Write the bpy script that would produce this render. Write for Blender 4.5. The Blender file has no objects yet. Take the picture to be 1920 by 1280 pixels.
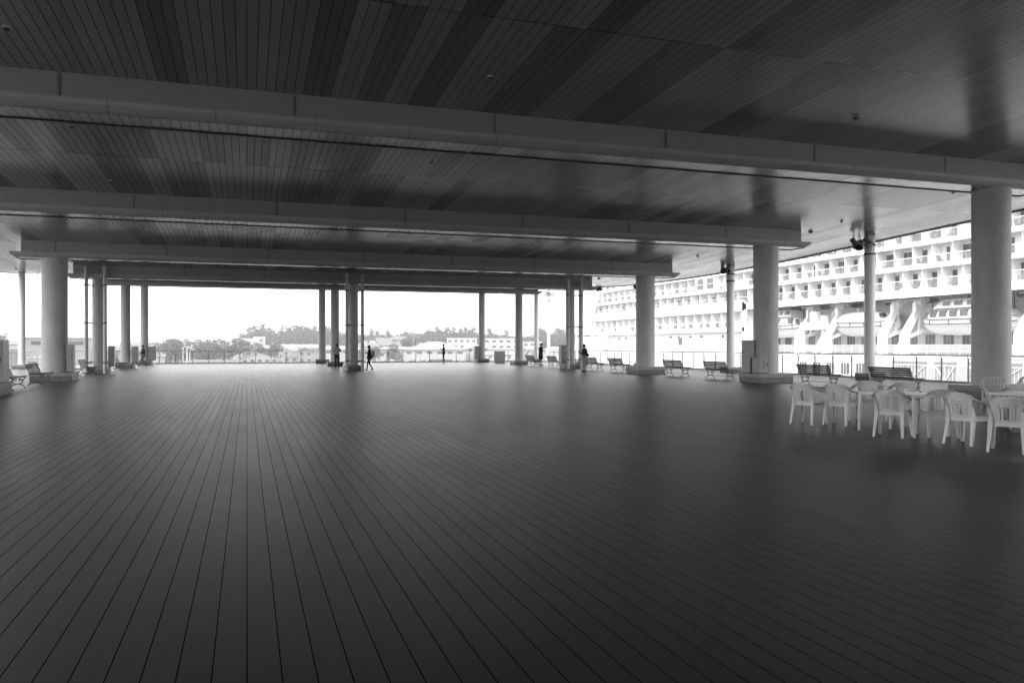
import bpy, math, random
from mathutils import Vector, Matrix
R = math.radians
random.seed(7)
scene = bpy.context.scene
COL = scene.collection

# ---------------------------------------------------------------- camera
ALPHA = R(18.33)                       # the deck boards run along +Y, the camera looks to their right
EYE, FPX, HOR = 1.55, 1500.0, 648.5
SA, CA = math.sin(ALPHA), math.cos(ALPHA)
cam_d = bpy.data.cameras.new('camera')
cam = bpy.data.objects.new('camera', cam_d); COL.objects.link(cam)
cam.location = (0, 0, EYE); cam.rotation_euler = (R(90), 0, -ALPHA)
cam_d.sensor_width = 36; cam_d.lens = FPX / 1920 * 36
cam_d.shift_y = (HOR - 640) / 1920
cam_d.clip_start = .1; cam_d.clip_end = 20000
scene.camera = cam

# ---------------------------------------------------------------- light
CLOUD = 0.70
SUN_EL, SUN_AZ = R(52), R(245)         # high thin cloud, light from behind on the left
world = bpy.data.worlds.new('World'); scene.world = world; world.use_nodes = True
nt = world.node_tree; nt.nodes.clear()
sky = nt.nodes.new('ShaderNodeTexSky'); sky.sky_type = 'NISHITA'; sky.sun_disc = False
sky.sun_elevation = SUN_EL; sky.sun_rotation = SUN_AZ
sky.air_density = 1.0; sky.dust_density = 1.0; sky.ozone_density = 1.0
bw = nt.nodes.new('ShaderNodeRGBToBW')
bg = nt.nodes.new('ShaderNodeBackground'); bg.inputs['Strength'].default_value = .06
cloud = nt.nodes.new('ShaderNodeBackground'); cloud.inputs['Color'].default_value = (1, 1, 1, 1); cloud.inputs['Strength'].default_value = CLOUD
addw = nt.nodes.new('ShaderNodeAddShader'); wo = nt.nodes.new('ShaderNodeOutputWorld')      # clear-sky light thinned by an even white overcast
nt.links.new(sky.outputs[0], bw.inputs[0]); nt.links.new(bw.outputs[0], bg.inputs[0]); nt.links.new(bg.outputs[0], addw.inputs[0]); nt.links.new(cloud.outputs[0], addw.inputs[1]); nt.links.new(addw.outputs[0], wo.inputs[0])
sd = bpy.data.lights.new('sun', 'SUN'); sd.energy = 1.0; sd.angle = R(14)
sun = bpy.data.objects.new('sun', sd); COL.objects.link(sun)
sv = Vector((math.sin(SUN_AZ) * math.cos(SUN_EL), math.cos(SUN_AZ) * math.cos(SUN_EL), math.sin(SUN_EL)))
sun.rotation_euler = (-sv).to_track_quat('-Z', 'Y').to_euler(); sun.location = sv * 200
vs = scene.view_settings; vs.view_transform = 'Standard'; vs.look = 'None'; vs.gamma = 1; vs.use_curve_mapping = False
vs.exposure = 1.88
scene.cycles.use_denoising = True
scene.cycles.max_bounces = 8; scene.cycles.diffuse_bounces = 5; scene.cycles.glossy_bounces = 4
scene.cycles.transparent_max_bounces = 24

# ---------------------------------------------------------------- helpers
def at(px, D, z=0.0):
    "world point seen at photo column px at optical depth D"
    u = (px - 960) / FPX
    return Vector((D * (SA + u * CA), D * (CA - u * SA), z))
def gd(py, z=0.0): return FPX * (EYE - z) / (py - HOR)
def zat(py, D): return EYE + (HOR - py) * D / FPX

class MB:
    def __init__(s): s.v = []; s.f = []
    def add(s, vs_, fs):
        n = len(s.v); s.v += [tuple(p) for p in vs_]; s.f += [tuple(i + n for i in f) for f in fs]; return s
    def box(s, x0, x1, y0, y1, z0, z1):
        return s.add([(x, y, z) for z in (z0, z1) for y in (y0, y1) for x in (x0, x1)],
                     [(0,2,3,1),(4,5,7,6),(0,1,5,4),(2,6,7,3),(0,4,6,2),(1,3,7,5)])
    def cbox(s, c, sz, rot=None):
        v = [Vector((x*sz[0]/2, y*sz[1]/2, z*sz[2]/2)) for z in (-1,1) for y in (-1,1) for x in (-1,1)]
        if rot: v = [rot @ p for p in v]
        return s.add([p + Vector(c) for p in v], [(0,2,3,1),(4,5,7,6),(0,1,5,4),(2,6,7,3),(0,4,6,2),(1,3,7,5)])
    def bar(s, p, q, w, h=None, up=(0,0,1)):
        p, q = Vector(p), Vector(q); d = (q - p).normalized(); h = h or w
        r = d.cross(Vector(up))
        if r.length < 1e-4: r = d.cross(Vector((0,1,0)))
        r.normalize(); u = r.cross(d)
        return s.loft([[a + r*w/2*i + u*h/2*j for i, j in ((-1,-1),(1,-1),(1,1),(-1,1))] for a in (p, q)])
    def loft(s, secs, cap=True, closed=False):
        n = len(secs[0]); base = len(s.v)
        for c in secs: s.v += [tuple(p) for p in c]
        m = len(secs)
        for k in range(m if closed else m - 1):
            a, b = base + k*n, base + ((k+1) % m)*n
            for i in range(n): s.f.append((a+i, a+(i+1)%n, b+(i+1)%n, b+i))
        if cap and not closed:
            s.f.append(tuple(base + i for i in reversed(range(n)))); s.f.append(tuple(base + (m-1)*n + i for i in range(n)))
        return s
    def tube(s, pts, r, n=8, closed=False, flat=1.0):
        pts = [Vector(p) for p in pts]; m = len(pts); secs = []
        ref = None
        for i, p in enumerate(pts):
            if closed: d = pts[(i+1) % m] - pts[i-1]
            else: d = pts[min(i+1, m-1)] - pts[max(i-1, 0)]
            d.normalize()
            if ref is None: ref = Vector((0,0,1)) if abs(d.z) < .9 else Vector((1,0,0))
            a = (ref - d * ref.dot(d)).normalized(); b = d.cross(a); ref = a
            rr = r[i] if isinstance(r, (list, tuple)) else r
            secs.append([p + a*math.cos(t*2*math.pi/n)*rr + b*math.sin(t*2*math.pi/n)*rr*flat for t in range(n)])
        return s.loft(secs, closed=closed)
    def cyl(s, p, q, r0, r1=None, n=16): return s.tube([p, q], [r0, r0 if r1 is None else r1], n)
    def lathe(s, c, prof, n=24):
        c = Vector(c)
        return s.loft([[c + Vector((r*math.cos(t*2*math.pi/n), r*math.sin(t*2*math.pi/n), z)) for t in range(n)] for r, z in prof])
    def prism(s, poly, axis, a, b):
        "poly of 2D points extruded along axis 0/1/2 from a to b"
        def P(p, t):
            q = [p[0], p[1]]; q.insert(axis, t); return q
        return s.loft([[P(p, a) for p in poly], [P(p, b) for p in poly]])
    def ball(s, c, r, nu=10, nv=7, sc=(1,1,1)):
        c = Vector(c); secs = []
        for j in range(nv + 1):
            t = math.pi * (j + .02) / (nv + .04)
            secs.append([c + Vector((r*sc[0]*math.sin(t)*math.cos(2*math.pi*i/nu), r*sc[1]*math.sin(t)*math.sin(2*math.pi*i/nu), r*sc[2]*math.cos(t))) for i in range(nu)])
        return s.loft(secs)
    def build(s, name, mat, parent=None, smooth=True, ang=35, fix=True):
        me = bpy.data.meshes.new(name); me.from_pydata(s.v, [], s.f); me.update()
        if fix:
            import bmesh
            bm = bmesh.new(); bm.from_mesh(me); bmesh.ops.recalc_face_normals(bm, faces=bm.faces); bm.to_mesh(me); bm.free()
        if smooth:
            me.polygons.foreach_set('use_smooth', [True] * len(me.polygons)); me.set_sharp_from_angle(angle=R(ang))
        me.materials.append(mat)
        o = bpy.data.objects.new(name, me); COL.objects.link(o)
        if parent: o.parent = parent
        return o

def tag(o, label=None, cat=None, group=None, kind=None):
    if label: o['label'] = label
    if cat: o['category'] = cat
    if group: o['group'] = group
    if kind: o['kind'] = kind
    return o
def thing(name, label, cat, loc=(0,0,0), rz=0, group=None):
    o = bpy.data.objects.new(name, None); COL.objects.link(o); o.empty_display_size = .2
    o.location = loc; o.rotation_euler = (0, 0, rz); return tag(o, label, cat, group)
def dup(root, loc, rz=None, label=None, group=None, scale=None):
    def cp(o, par):
        c = o.copy(); COL.objects.link(c)
        if par: c.parent = par
        for ch in list(o.children): cp(ch, c)
        return c
    r = cp(root, None); r.location = loc
    if rz is not None: r.rotation_euler = (0, 0, rz)
    if scale: r.scale = scale
    if label: r['label'] = label
    if group: r['group'] = group
    return r
def catmull(pts, k=6):
    pts = [Vector(p) for p in pts]; out = []
    P = [pts[0]*2 - pts[1]] + pts + [pts[-1]*2 - pts[-2]]
    for i in range(1, len(P) - 2):
        for j in range(k):
            t = j / k; a, b, c, d = P[i-1], P[i], P[i+1], P[i+2]
            out.append(.5*((2*b) + (c-a)*t + (2*a-5*b+4*c-d)*t*t + (3*b-a-3*c+d)*t*t*t))
    out.append(pts[-1]); return out

# ---------------------------------------------------------------- materials (black and white picture: all greys)
def newmat(name):
    m = bpy.data.materials.new(name); m.use_nodes = True
    t = m.node_tree; b = t.nodes['Principled BSDF']; return m, t, b
def g3(v): return (v, v, v, 1)
def N(t, ty, **kw):
    n = t.nodes.new(ty)
    for k, v in kw.items(): setattr(n, k, v)
    return n
def M(t, op, a, b=None, clamp=False):
    n = N(t, 'ShaderNodeMath', operation=op); n.use_clamp = clamp
    for i, x in enumerate((a, b)):
        if x is None: continue
        if isinstance(x, (int, float)): n.inputs[i].default_value = x
        else: t.links.new(x, n.inputs[i])
    return n.outputs[0]
def vec_scaled(t, s3, src='Object'):
    tc = N(t, 'ShaderNodeTexCoord'); mp = N(t, 'ShaderNodeMapping'); mp.inputs['Scale'].default_value = s3
    t.links.new(tc.outputs[src], mp.inputs[0]); return mp.outputs[0]
def noise(t, s3, detail=3, scale=1.0, rough=.55):
    n = N(t, 'ShaderNodeTexNoise'); n.inputs['Scale'].default_value = scale; n.inputs['Detail'].default_value = detail
    n.inputs['Roughness'].default_value = rough
    t.links.new(vec_scaled(t, s3), n.inputs['Vector']); return n.outputs['Fac']
def ramp(t, x, lo, hi):
    "map 0..1-ish x from lo to hi"
    n = N(t, 'ShaderNodeMapRange'); n.inputs['From Min'].default_value = .3; n.inputs['From Max'].default_value = .7
    n.inputs['To Min'].default_value = lo; n.inputs['To Max'].default_value = hi; t.links.new(x, n.inputs[0]); return n.outputs[0]
def grey(t, x, b):
    t.links.new(x, b.inputs['Base Color'])
def simple(name, v, rough=.5, metal=0, var=.12, sc=6, spec=.5, bump=0, bsc=40):
    m, t, b = newmat(name)
    f = noise(t, (sc, sc, sc), 4); grey(t, ramp(t, f, v*(1-var), v*(1+var)), b)
    b.inputs['Roughness'].default_value = rough; b.inputs['Metallic'].default_value = metal; b.inputs['Specular IOR Level'].default_value = spec
    if bump:
        bp = N(t, 'ShaderNodeBump'); bp.inputs['Strength'].default_value = bump; bp.inputs['Distance'].default_value = .01
        t.links.new(noise(t, (bsc, bsc, bsc), 2), bp.inputs['Height']); t.links.new(bp.outputs[0], b.inputs['Normal'])
    return m

def deck_material():
    m, t, b = newmat('deck_boards')
    tc = N(t, 'ShaderNodeTexCoord'); sp = N(t, 'ShaderNodeSeparateXYZ'); t.links.new(tc.outputs['Object'], sp.inputs[0])
    x = M(t, 'DIVIDE', sp.outputs[0], .157); idx = M(t, 'FLOOR', x); fx = M(t, 'FRACT', x)
    stag = M(t, 'MULTIPLY', M(t, 'FRACT', M(t, 'MULTIPLY', idx, .3819)), 2.0)
    y = M(t, 'DIVIDE', M(t, 'ADD', sp.outputs[1], stag), 2.0); iy = M(t, 'FLOOR', y); fy = M(t, 'FRACT', y)
    e = M(t, 'MINIMUM', fx, M(t, 'SUBTRACT', 1, fx))
    gap = M(t, 'LESS_THAN', e, .020)
    ey = M(t, 'MINIMUM', fy, M(t, 'SUBTRACT', 1, fy)); seam = M(t, 'MULTIPLY', M(t, 'LESS_THAN', ey, .0022), .85)
    dark = M(t, 'MAXIMUM', gap, seam)
    wn = N(t, 'ShaderNodeTexWhiteNoise', noise_dimensions='2D'); cv = N(t, 'ShaderNodeCombineXYZ')
    t.links.new(idx, cv.inputs[0]); t.links.new(iy, cv.inputs[1]); t.links.new(cv.outputs[0], wn.inputs['Vector'])
    grain = noise(t, (120, 5, 1), 4)
    stain = noise(t, (.35, .22, 1), 5)
    base = M(t, 'MULTIPLY', M(t, 'ADD', .82, M(t, 'MULTIPLY', wn.outputs[0], .36)), M(t, 'MULTIPLY', ramp(t, grain, .86, 1.14), ramp(t, stain, .86, 1.12)))
    ribc = M(t, 'SUBTRACT', 1, M(t, 'MULTIPLY', M(t, 'GREATER_THAN', M(t, 'SINE', M(t, 'MULTIPLY', fx, 2*math.pi*17)), .1), .30))
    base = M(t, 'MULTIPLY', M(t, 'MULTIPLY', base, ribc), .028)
    base = M(t, 'MULTIPLY', base, M(t, 'SUBTRACT', 1, M(t, 'MULTIPLY', dark, .93)))
    grey(t, base, b)
    t.links.new(M(t, 'ADD', ramp(t, noise(t, (30, 2, 1), 3), .38, .41), M(t, 'MULTIPLY', wn.outputs[0], .035)), b.inputs['Roughness'])
    t.links.new(M(t, 'MULTIPLY', M(t, 'SUBTRACT', 1, gap), .34), b.inputs['Specular IOR Level'])
    bp = N(t, 'ShaderNodeBump'); bp.inputs['Strength'].default_value = .5; bp.inputs['Distance'].default_value = .004
    # the boards are ribbed along their length: gloss spreads sideways, stays tight lengthways
    b.inputs['Anisotropic'].default_value = .5; tv = N(t, 'ShaderNodeCombineXYZ'); tv.inputs[0].default_value = 1.0; t.links.new(tv.outputs[0], b.inputs['Tangent'])
    rib = M(t, 'SINE', M(t, 'MULTIPLY', fx, 2*math.pi*13))
    h = M(t, 'ADD', M(t, 'MULTIPLY', M(t, 'SUBTRACT', 1, dark), 1.0), M(t, 'MULTIPLY', rib, .02))
    t.links.new(h, bp.inputs['Height']); t.links.new(bp.outputs[0], b.inputs['Normal'])
    return m

def ceiling_material():
    m, t, b = newmat('ceiling_planks')
    tc = N(t, 'ShaderNodeTexCoord'); sp = N(t, 'ShaderNodeSeparateXYZ'); t.links.new(tc.outputs['Object'], sp.inputs[0])
    x = M(t, 'DIVIDE', sp.outputs[0], .19); idx = M(t, 'FLOOR', x); fx = M(t, 'FRACT', x)
    e = M(t, 'MINIMUM', fx, M(t, 'SUBTRACT', 1, fx)); gap = M(t, 'LESS_THAN', e, .035)
    # panels butt at two lines in each bay of 10.98 m
    yy = M(t, 'DIVIDE', M(t, 'SUBTRACT', sp.outputs[1], 24.0), 10.98 / 2)
    iy = M(t, 'FLOOR', yy); fy = M(t, 'FRACT', yy); ey = M(t, 'MINIMUM', fy, M(t, 'SUBTRACT', 1, fy))
    seam = M(t, 'LESS_THAN', ey, .0022)
    # batches of boards of one tone
    def wnz(a, c, seed):
        wn = N(t, 'ShaderNodeTexWhiteNoise', noise_dimensions='3D'); cv = N(t, 'ShaderNodeCombineXYZ')
        t.links.new(a, cv.inputs[0]); t.links.new(c, cv.inputs[1]); cv.inputs[2].default_value = seed
        t.links.new(cv.outputs[0], wn.inputs['Vector']); return wn.outputs[0]
    g4 = M(t, 'FLOOR', M(t, 'DIVIDE', M(t, 'ADD', idx, M(t, 'MULTIPLY', iy, 3)), 3)); batch = wnz(g4, iy, 3.1); single = wnz(idx, iy, 8.2)
    k = M(t, 'ADD', M(t, 'MULTIPLY', M(t, 'GREATER_THAN', batch, .58), -.66), M(t, 'ADD', .96, M(t, 'ADD', M(t, 'MULTIPLY', batch, .30), M(t, 'MULTIPLY', single, .12))))
    base = M(t, 'MULTIPLY', M(t, 'MULTIPLY', k, .33), M(t, 'SUBTRACT', 1, M(t, 'MULTIPLY', M(t, 'MAXIMUM', gap, seam), .93)))
    base = M(t, 'MULTIPLY', base, ramp(t, noise(t, (.3, .3, 1), 4), .92, 1.08))
    grey(t, base, b)
    t.links.new(M(t, 'ADD', ramp(t, noise(t, (60, 3, 1), 3), .15, .22), M(t, 'MULTIPLY', batch, .05)), b.inputs['Roughness'])
    t.links.new(M(t, 'MULTIPLY', M(t, 'SUBTRACT', 1, gap), 1.0), b.inputs['Specular IOR Level'])
    b.inputs['IOR'].default_value = 1.52
    bp = N(t, 'ShaderNodeBump'); bp.inputs['Strength'].default_value = .2; bp.inputs['Distance'].default_value = .006
    t.links.new(M(t, 'SUBTRACT', 1, gap), bp.inputs['Height']); t.links.new(bp.outputs[0], b.inputs['Normal'])
    return m

def tile_material(name, v, pitch):
    m, t, b = newmat(name)
    tc = N(t, 'ShaderNodeTexCoord'); sp = N(t, 'ShaderNodeSeparateXYZ'); t.links.new(tc.outputs['Object'], sp.inputs[0])
    def line(o, p, w):
        f = M(t, 'FRACT', M(t, 'ADD', M(t, 'DIVIDE', o, p), .37)); return M(t, 'LESS_THAN', f, w), M(t, 'FLOOR', M(t, 'DIVIDE', o, p))
    lx, ix = line(sp.outputs[0], pitch, .07); ly, iy = line(sp.outputs[1], pitch, .07)
    wn = N(t, 'ShaderNodeTexWhiteNoise', noise_dimensions='2D'); cv = N(t, 'ShaderNodeCombineXYZ')
    t.links.new(ix, cv.inputs[0]); t.links.new(iy, cv.inputs[1]); t.links.new(cv.outputs[0], wn.inputs['Vector'])
    base = M(t, 'MULTIPLY', M(t, 'ADD', v*.85, M(t, 'MULTIPLY', wn.outputs[0], v*.3)), M(t, 'SUBTRACT', 1, M(t, 'MULTIPLY', M(t, 'MAXIMUM', lx, ly), .5)))
    grey(t, base, b); b.inputs['Roughness'].default_value = .45; return m

def column_material():
    m, t, b = newmat('column_stone')
    f = noise(t, (70, 70, 70), 3); f2 = noise(t, (2.5, 2.5, .9), 6, 1.0, .65)
    tc = N(t, 'ShaderNodeTexCoord'); sp = N(t, 'ShaderNodeSeparateXYZ'); t.links.new(tc.outputs['Object'], sp.inputs[0])
    z = M(t, 'FRACT', M(t, 'DIVIDE', sp.outputs[2], 1.8)); ln = M(t, 'LESS_THAN', z, .006)
    base = M(t, 'MULTIPLY', M(t, 'MULTIPLY', ramp(t, f, .42, .66), ramp(t, f2, .88, 1.10)), M(t, 'SUBTRACT', 1, M(t, 'MULTIPLY', ln, .10)))
    grey(t, base, b); b.inputs['Roughness'].default_value = .5; b.inputs['Specular IOR Level'].default_value = .4; return m

def face_material():
    m, t, b = newmat('beam_mesh_cladding')
    tc = N(t, 'ShaderNodeTexCoord'); sp = N(t, 'ShaderNodeSeparateXYZ'); t.links.new(tc.outputs['Object'], sp.inputs[0])
    z = M(t, 'FRACT', M(t, 'DIVIDE', sp.outputs[2], .045)); ln = M(t, 'LESS_THAN', z, .35)
    x = M(t, 'FRACT', M(t, 'DIVIDE', M(t, 'SUBTRACT', sp.outputs[0], .98), 4.48)); sm = M(t, 'LESS_THAN', x, .006)
    x2 = M(t, 'FRACT', M(t, 'ADD', M(t, 'DIVIDE', M(t, 'SUBTRACT', sp.outputs[0], .98), 4.48), .5))
    base = M(t, 'MULTIPLY', ramp(t, noise(t, (2, 2, 8), 3), .40, .45), M(t, 'SUBTRACT', 1, M(t, 'MULTIPLY', ln, .18)))
    base = M(t, 'MULTIPLY', base, M(t, 'SUBTRACT', 1, M(t, 'MULTIPLY', sm, .35)))
    grey(t, base, b); b.inputs['Roughness'].default_value = .5; return m
def lip_material():
    m, t, b = newmat('beam_soffit_paint')
    tc = N(t, 'ShaderNodeTexCoord'); sp = N(t, 'ShaderNodeSeparateXYZ'); t.links.new(tc.outputs['Object'], sp.inputs[0])
    x = M(t, 'FRACT', M(t, 'DIVIDE', M(t, 'SUBTRACT', sp.outputs[0], 1.41), 2.03)); sm = M(t, 'LESS_THAN', x, .008)
    base = M(t, 'MULTIPLY', ramp(t, noise(t, (1, 1, 1), 4), .48, .52), M(t, 'SUBTRACT', 1, M(t, 'MULTIPLY', sm, .6)))
    grey(t, base, b); b.inputs['Roughness'].default_value = .4; return m

def glass_mat(name, op, v=.8, rough=.05):
    m, t, b = newmat(name)
    b.inputs['Base Color'].default_value = g3(v); b.inputs['Roughness'].default_value = rough; b.inputs['Alpha'].default_value = op
    return m
def foliage(name, v):
    m, t, b = newmat(name)
    f = noise(t, (.5, .5, .5), 4, 1.0, .7); grey(t, ramp(t, f, v*.6, v*1.45), b); b.inputs['Roughness'].default_value = .7; return m
def ship_paint(name, v, pan=0):
    m, t, b = newmat(name)
    f = noise(t, (.15, .15, .5), 4); s = noise(t, (1.5, 1.5, .12), 3)
    base = M(t, 'MULTIPLY', ramp(t, f, v*.96, v*1.02), ramp(t, s, .975, 1.01))
    if pan:
        tc = N(t, 'ShaderNodeTexCoord'); sp = N(t, 'ShaderNodeSeparateXYZ'); t.links.new(tc.outputs['Object'], sp.inputs[0])
        a = M(t, 'LESS_THAN', M(t, 'FRACT', M(t, 'DIVIDE', sp.outputs[2], 2.4)), .02); c = M(t, 'LESS_THAN', M(t, 'FRACT', M(t, 'DIVIDE', sp.outputs[1], 9)), .006)
        base = M(t, 'MULTIPLY', base, M(t, 'SUBTRACT', 1, M(t, 'MULTIPLY', M(t, 'MAXIMUM', a, c), .08)))
    grey(t, base, b); b.inputs['Roughness'].default_value = .35; return m
def roof_mat(name, v, p=.45):
    m, t, b = newmat(name)
    tc = N(t, 'ShaderNodeTexCoord'); sp = N(t, 'ShaderNodeSeparateXYZ'); t.links.new(tc.outputs['Object'], sp.inputs[0])
    w = M(t, 'LESS_THAN', M(t, 'FRACT', M(t, 'DIVIDE', sp.outputs[0], p)), .3)
    grey(t, M(t, 'MULTIPLY', ramp(t, noise(t, (.6, .6, .6), 4), v*.85, v*1.15), M(t, 'SUBTRACT', 1, M(t, 'MULTIPLY', w, .25))), b)
    b.inputs['Roughness'].default_value = .6; return m

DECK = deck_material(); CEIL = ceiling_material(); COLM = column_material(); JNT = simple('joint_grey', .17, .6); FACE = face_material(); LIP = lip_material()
TILE = tile_material('pedestal_tile', .15, .22); CAPM = simple('pedestal_cap_stone', .30, .5)
PIPE = simple('pipe_paint', .58, .4, var=.05); BRK = simple('dark_bracket', .06, .5)
CABM = simple('cabinet_paint', .34, .4, var=.05, sc=2); CABD = simple('cabinet_dark', .03, .4)
WOOD = simple('bench_wood', .035, .5, var=.35, sc=14); IRON = simple('bench_iron_black', .02, .45); IRONL = simple('bench_iron_grey', .11, .5)  # two leg irons: black, and a paler grey for some benches
PLAS = simple('white_plastic', .74, .32, var=.06, sc=10); PLASW = simple('white_plastic_table', .80, .28, var=.05, sc=10); OUTP = simple('outer_column_paint', .82, .4, var=.03)
RUB = simple('leg_cap_rubber', .02, .6)
RAILM = simple('rail_metal', .4, .35, var=.08); POSTM = simple('rail_post_metal', .42, .4, var=.08); GLASS = glass_mat('rail_glass', .10, .85)
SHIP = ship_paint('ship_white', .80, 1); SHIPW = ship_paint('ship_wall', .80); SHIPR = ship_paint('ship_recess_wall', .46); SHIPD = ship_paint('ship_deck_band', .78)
PART = ship_paint('balcony_partition_white', .80); SGL = glass_mat('balcony_glass', .10, .6); WINM = simple('ship_window', .08, .12, sc=.6, var=.4, spec=.8); WING = simple('ship_window_grey', .10, .2, sc=.6, var=.3)
CURT = simple('curtain', .45, .8); DCH = simple('balcony_furniture', .13, .6); BOATW = ship_paint('lifeboat_white', .66); BLK = simple('black_line', .02, .5); SHUT = simple('shell_door', .30, .5, var=.2, sc=1)
HULLW = simple('quay_concrete', .3, .8, sc=.4); LAND = simple('ground_mixed', .13, .9, var=.5, sc=.02); HILL = foliage('hill_grass', .06)
LEAFD = foliage('leaf_dark', .04); LEAFM = foliage('leaf_mid', .055); TRUNK = simple('bark', .08, .9)
ROOFD = roof_mat('roof_dark_tile', .12); ROOFL = roof_mat('roof_pale_metal', .33); WALLW = simple('house_white', .40, .7, sc=.3, var=.06); WALLG = simple('house_grey', .24, .7, sc=.3); WALLM = simple('house_beige', .32, .7, sc=.3); ROOFM = roof_mat('roof_mid', .22); WIND = simple('house_window', .06, .15)
MAST = simple('mast_paint', .6, .4); LAMPG = simple('lamp_grey', .26, .4); LENS = simple('lamp_glass', .05, .1)

# ---------------------------------------------------------------- ground, water, deck, ceiling
def water():
    m, t, b = newmat('water'); b.inputs['Base Color'].default_value = g3(.05); b.inputs['Roughness'].default_value = .15
    bp = N(t, 'ShaderNodeBump'); bp.inputs['Strength'].default_value = .4; bp.inputs['Distance'].default_value = .1
    t.links.new(noise(t, (.5, .5, .5), 4), bp.inputs['Height']); t.links.new(bp.outputs[0], b.inputs['Normal'])
    mb = MB(); mb.add([(-3800,-3800,-9),(3800,-3800,-9),(3800,3800,-9),(-3800,3800,-9)], [(0,1,2,3)])
    tag(mb.build('water', m, smooth=False), kind='structure')
water()
land = MB()
land.prism([(-3700,-3700),(52,-3700),(52,300),(3700,300),(3700,3700),(-3700,3700)], 2, -9.6, -7)
tag(land.build('ground', LAND, smooth=False), kind='structure')

ROWS = [18.27, 29.25, 40.22, 51.2, 62.18, 73.16]
ZT = [(-16, 7.6), (-4, 7.2), (7.3, 6.68), (18.27, 6.22), (29.25, 5.80), (40.22, 5.43), (51.2, 5.43), (62.18, 5.83), (73.16, 6.72), (84, 7.9)]
_zc = catmull([(0, y, z) for y, z in ZT], 12)
def zlip(y):
    for a, b in zip(_zc, _zc[1:]):
        if a.y <= y <= b.y: return a.z + (b.z - a.z) * (y - a.y) / (b.y - a.y)
    return _zc[0].z if y < _zc[0].y else _zc[-1].z
def zceil(y): return zlip(y) + .71
XR, XL = 28.07, -15.67
YB, YF = -13.0, 77.0
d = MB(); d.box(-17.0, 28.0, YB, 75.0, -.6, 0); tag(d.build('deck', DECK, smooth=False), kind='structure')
d = MB(); d.box(-17.12, 28.12, YB, 75.12, -.75, -.02); d.box(28.0, 28.2, YB, 75.2, -.02, .055); d.box(-17.2, -17.0, YB, 75.2, -.02, .055); d.box(-17.0, 28.0, 75.0, 75.2, -.02, .055)
tag(d.build('deck_edge', HULLW, smooth=False), kind='structure')
d = MB()
for k in range(9):
    for x in (-15, -4, 7, 18, 26): d.box(x-.5, x+.5, YB+3+k*10, YB+4+k*10, -7.2, -.74)
tag(d.build('deck_supports', HULLW, smooth=False), kind='structure')
c = MB(); ys = [YB + (YF - YB) * i / 90 for i in range(91)]
secs = [[(XL, y, zceil(y)), (XR, y, zceil(y)), (XR, y, zceil(y)+.45), (XR-1, y, zceil(y)+.9), (XL+1, y, zceil(y)+.9), (XL, y, zceil(y)+.45)] for y in ys]
c.loft(secs); tag(c.build('ceiling', CEIL, ang=20), kind='structure')
# dark edge trim of the roof
e = MB()
for x0, x1 in ((XR, XR+.07), (XL-.07, XL)): e.loft([[(x0, y, zceil(y)-.05), (x1, y, zceil(y)-.05), (x1, y, zceil(y)+.5), (x0, y, zceil(y)+.5)] for y in ys])
tag(e.build('roof_edge', simple('roof_trim', .35, .4), ang=20), kind='structure')
w = MB(); w.box(-17.0, 28.0, YB-.4, YB, -.5, 8.6); tag(w.build('wall', simple('terminal_wall', .12, .7), smooth=False), kind='structure')

# ---------------------------------------------------------------- beams
BX0, BX1 = -9.75, 23.05
def beam(y, lab):
    z0 = zlip(y); t_ = thing('ceiling_beam', lab, 'beam', (0, y, z0), 0, 'beams across the ceiling')
    b = MB(); hw = .5
    b.box(BX0+.42, BX1-.42, -hw, hw, .22, .95 + max(0, abs(zceil(y+.5)-zceil(y)))); b.build('mesh_cladding', FACE, t_, smooth=False)
    l = MB()
    def ring(e, z): return [(BX0+e, -.64+e, z), (BX1-e, -.64+e, z), (BX1-e, .64-e, z), (BX0+e, .64-e, z)]
    l.loft([ring(0, .222), ring(0, .19), ring(.03, .12), ring(.10, .05), ring(.20, 0)]); l.build('soffit', LIP, t_, ang=20)
    l = MB(); l.box(BX0+.24, BX1-.24, -.40, .40, -.006, -.001); l.build('soffit_boards', CEIL, t_, smooth=False)
    l = MB(); l.box(BX0+.17, BX1-.17, .41, .455, -.03, -.002); l.box(BX1-.235, BX1-.19, -.44, .40, -.03, -.002); l.box(BX0+.19, BX0+.235, -.44, .40, -.03, -.002); l.build('edge_groove', BRK, t_, smooth=False)
    s = MB()                                   # open joints with ladder-like edges
    k = BX0 + .42
    n0 = math.ceil((BX0 + .9 - .98) / 4.48)
    for n in range(n0, 8):
        x = .98 + 4.48*n
        if x > BX1 - .8: break
        s.box(x-.012, x+.012, -hw-.012, -hw-.001, .24, .70)
        for j in range(10): s.box(x-.055, x-.012, -hw-.008, -hw-.001, .255+j*.045, .27+j*.045)
    s.build('joint_strip', JNT, t_, smooth=False)
    return t_
for y, l in zip(ROWS, ['nearest wide beam across the top of the hall, landing on the big right column', 'second beam from the camera, ending over the column with the cabinet', 'third beam from the camera, ending on a thick column at both sides',
                       'fourth beam, held by the columns that have drain pipes', 'fifth beam, the low edge that frames the bright sky', 'hidden farthest beam over the last row of columns']):
    beam(y, l)

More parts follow.
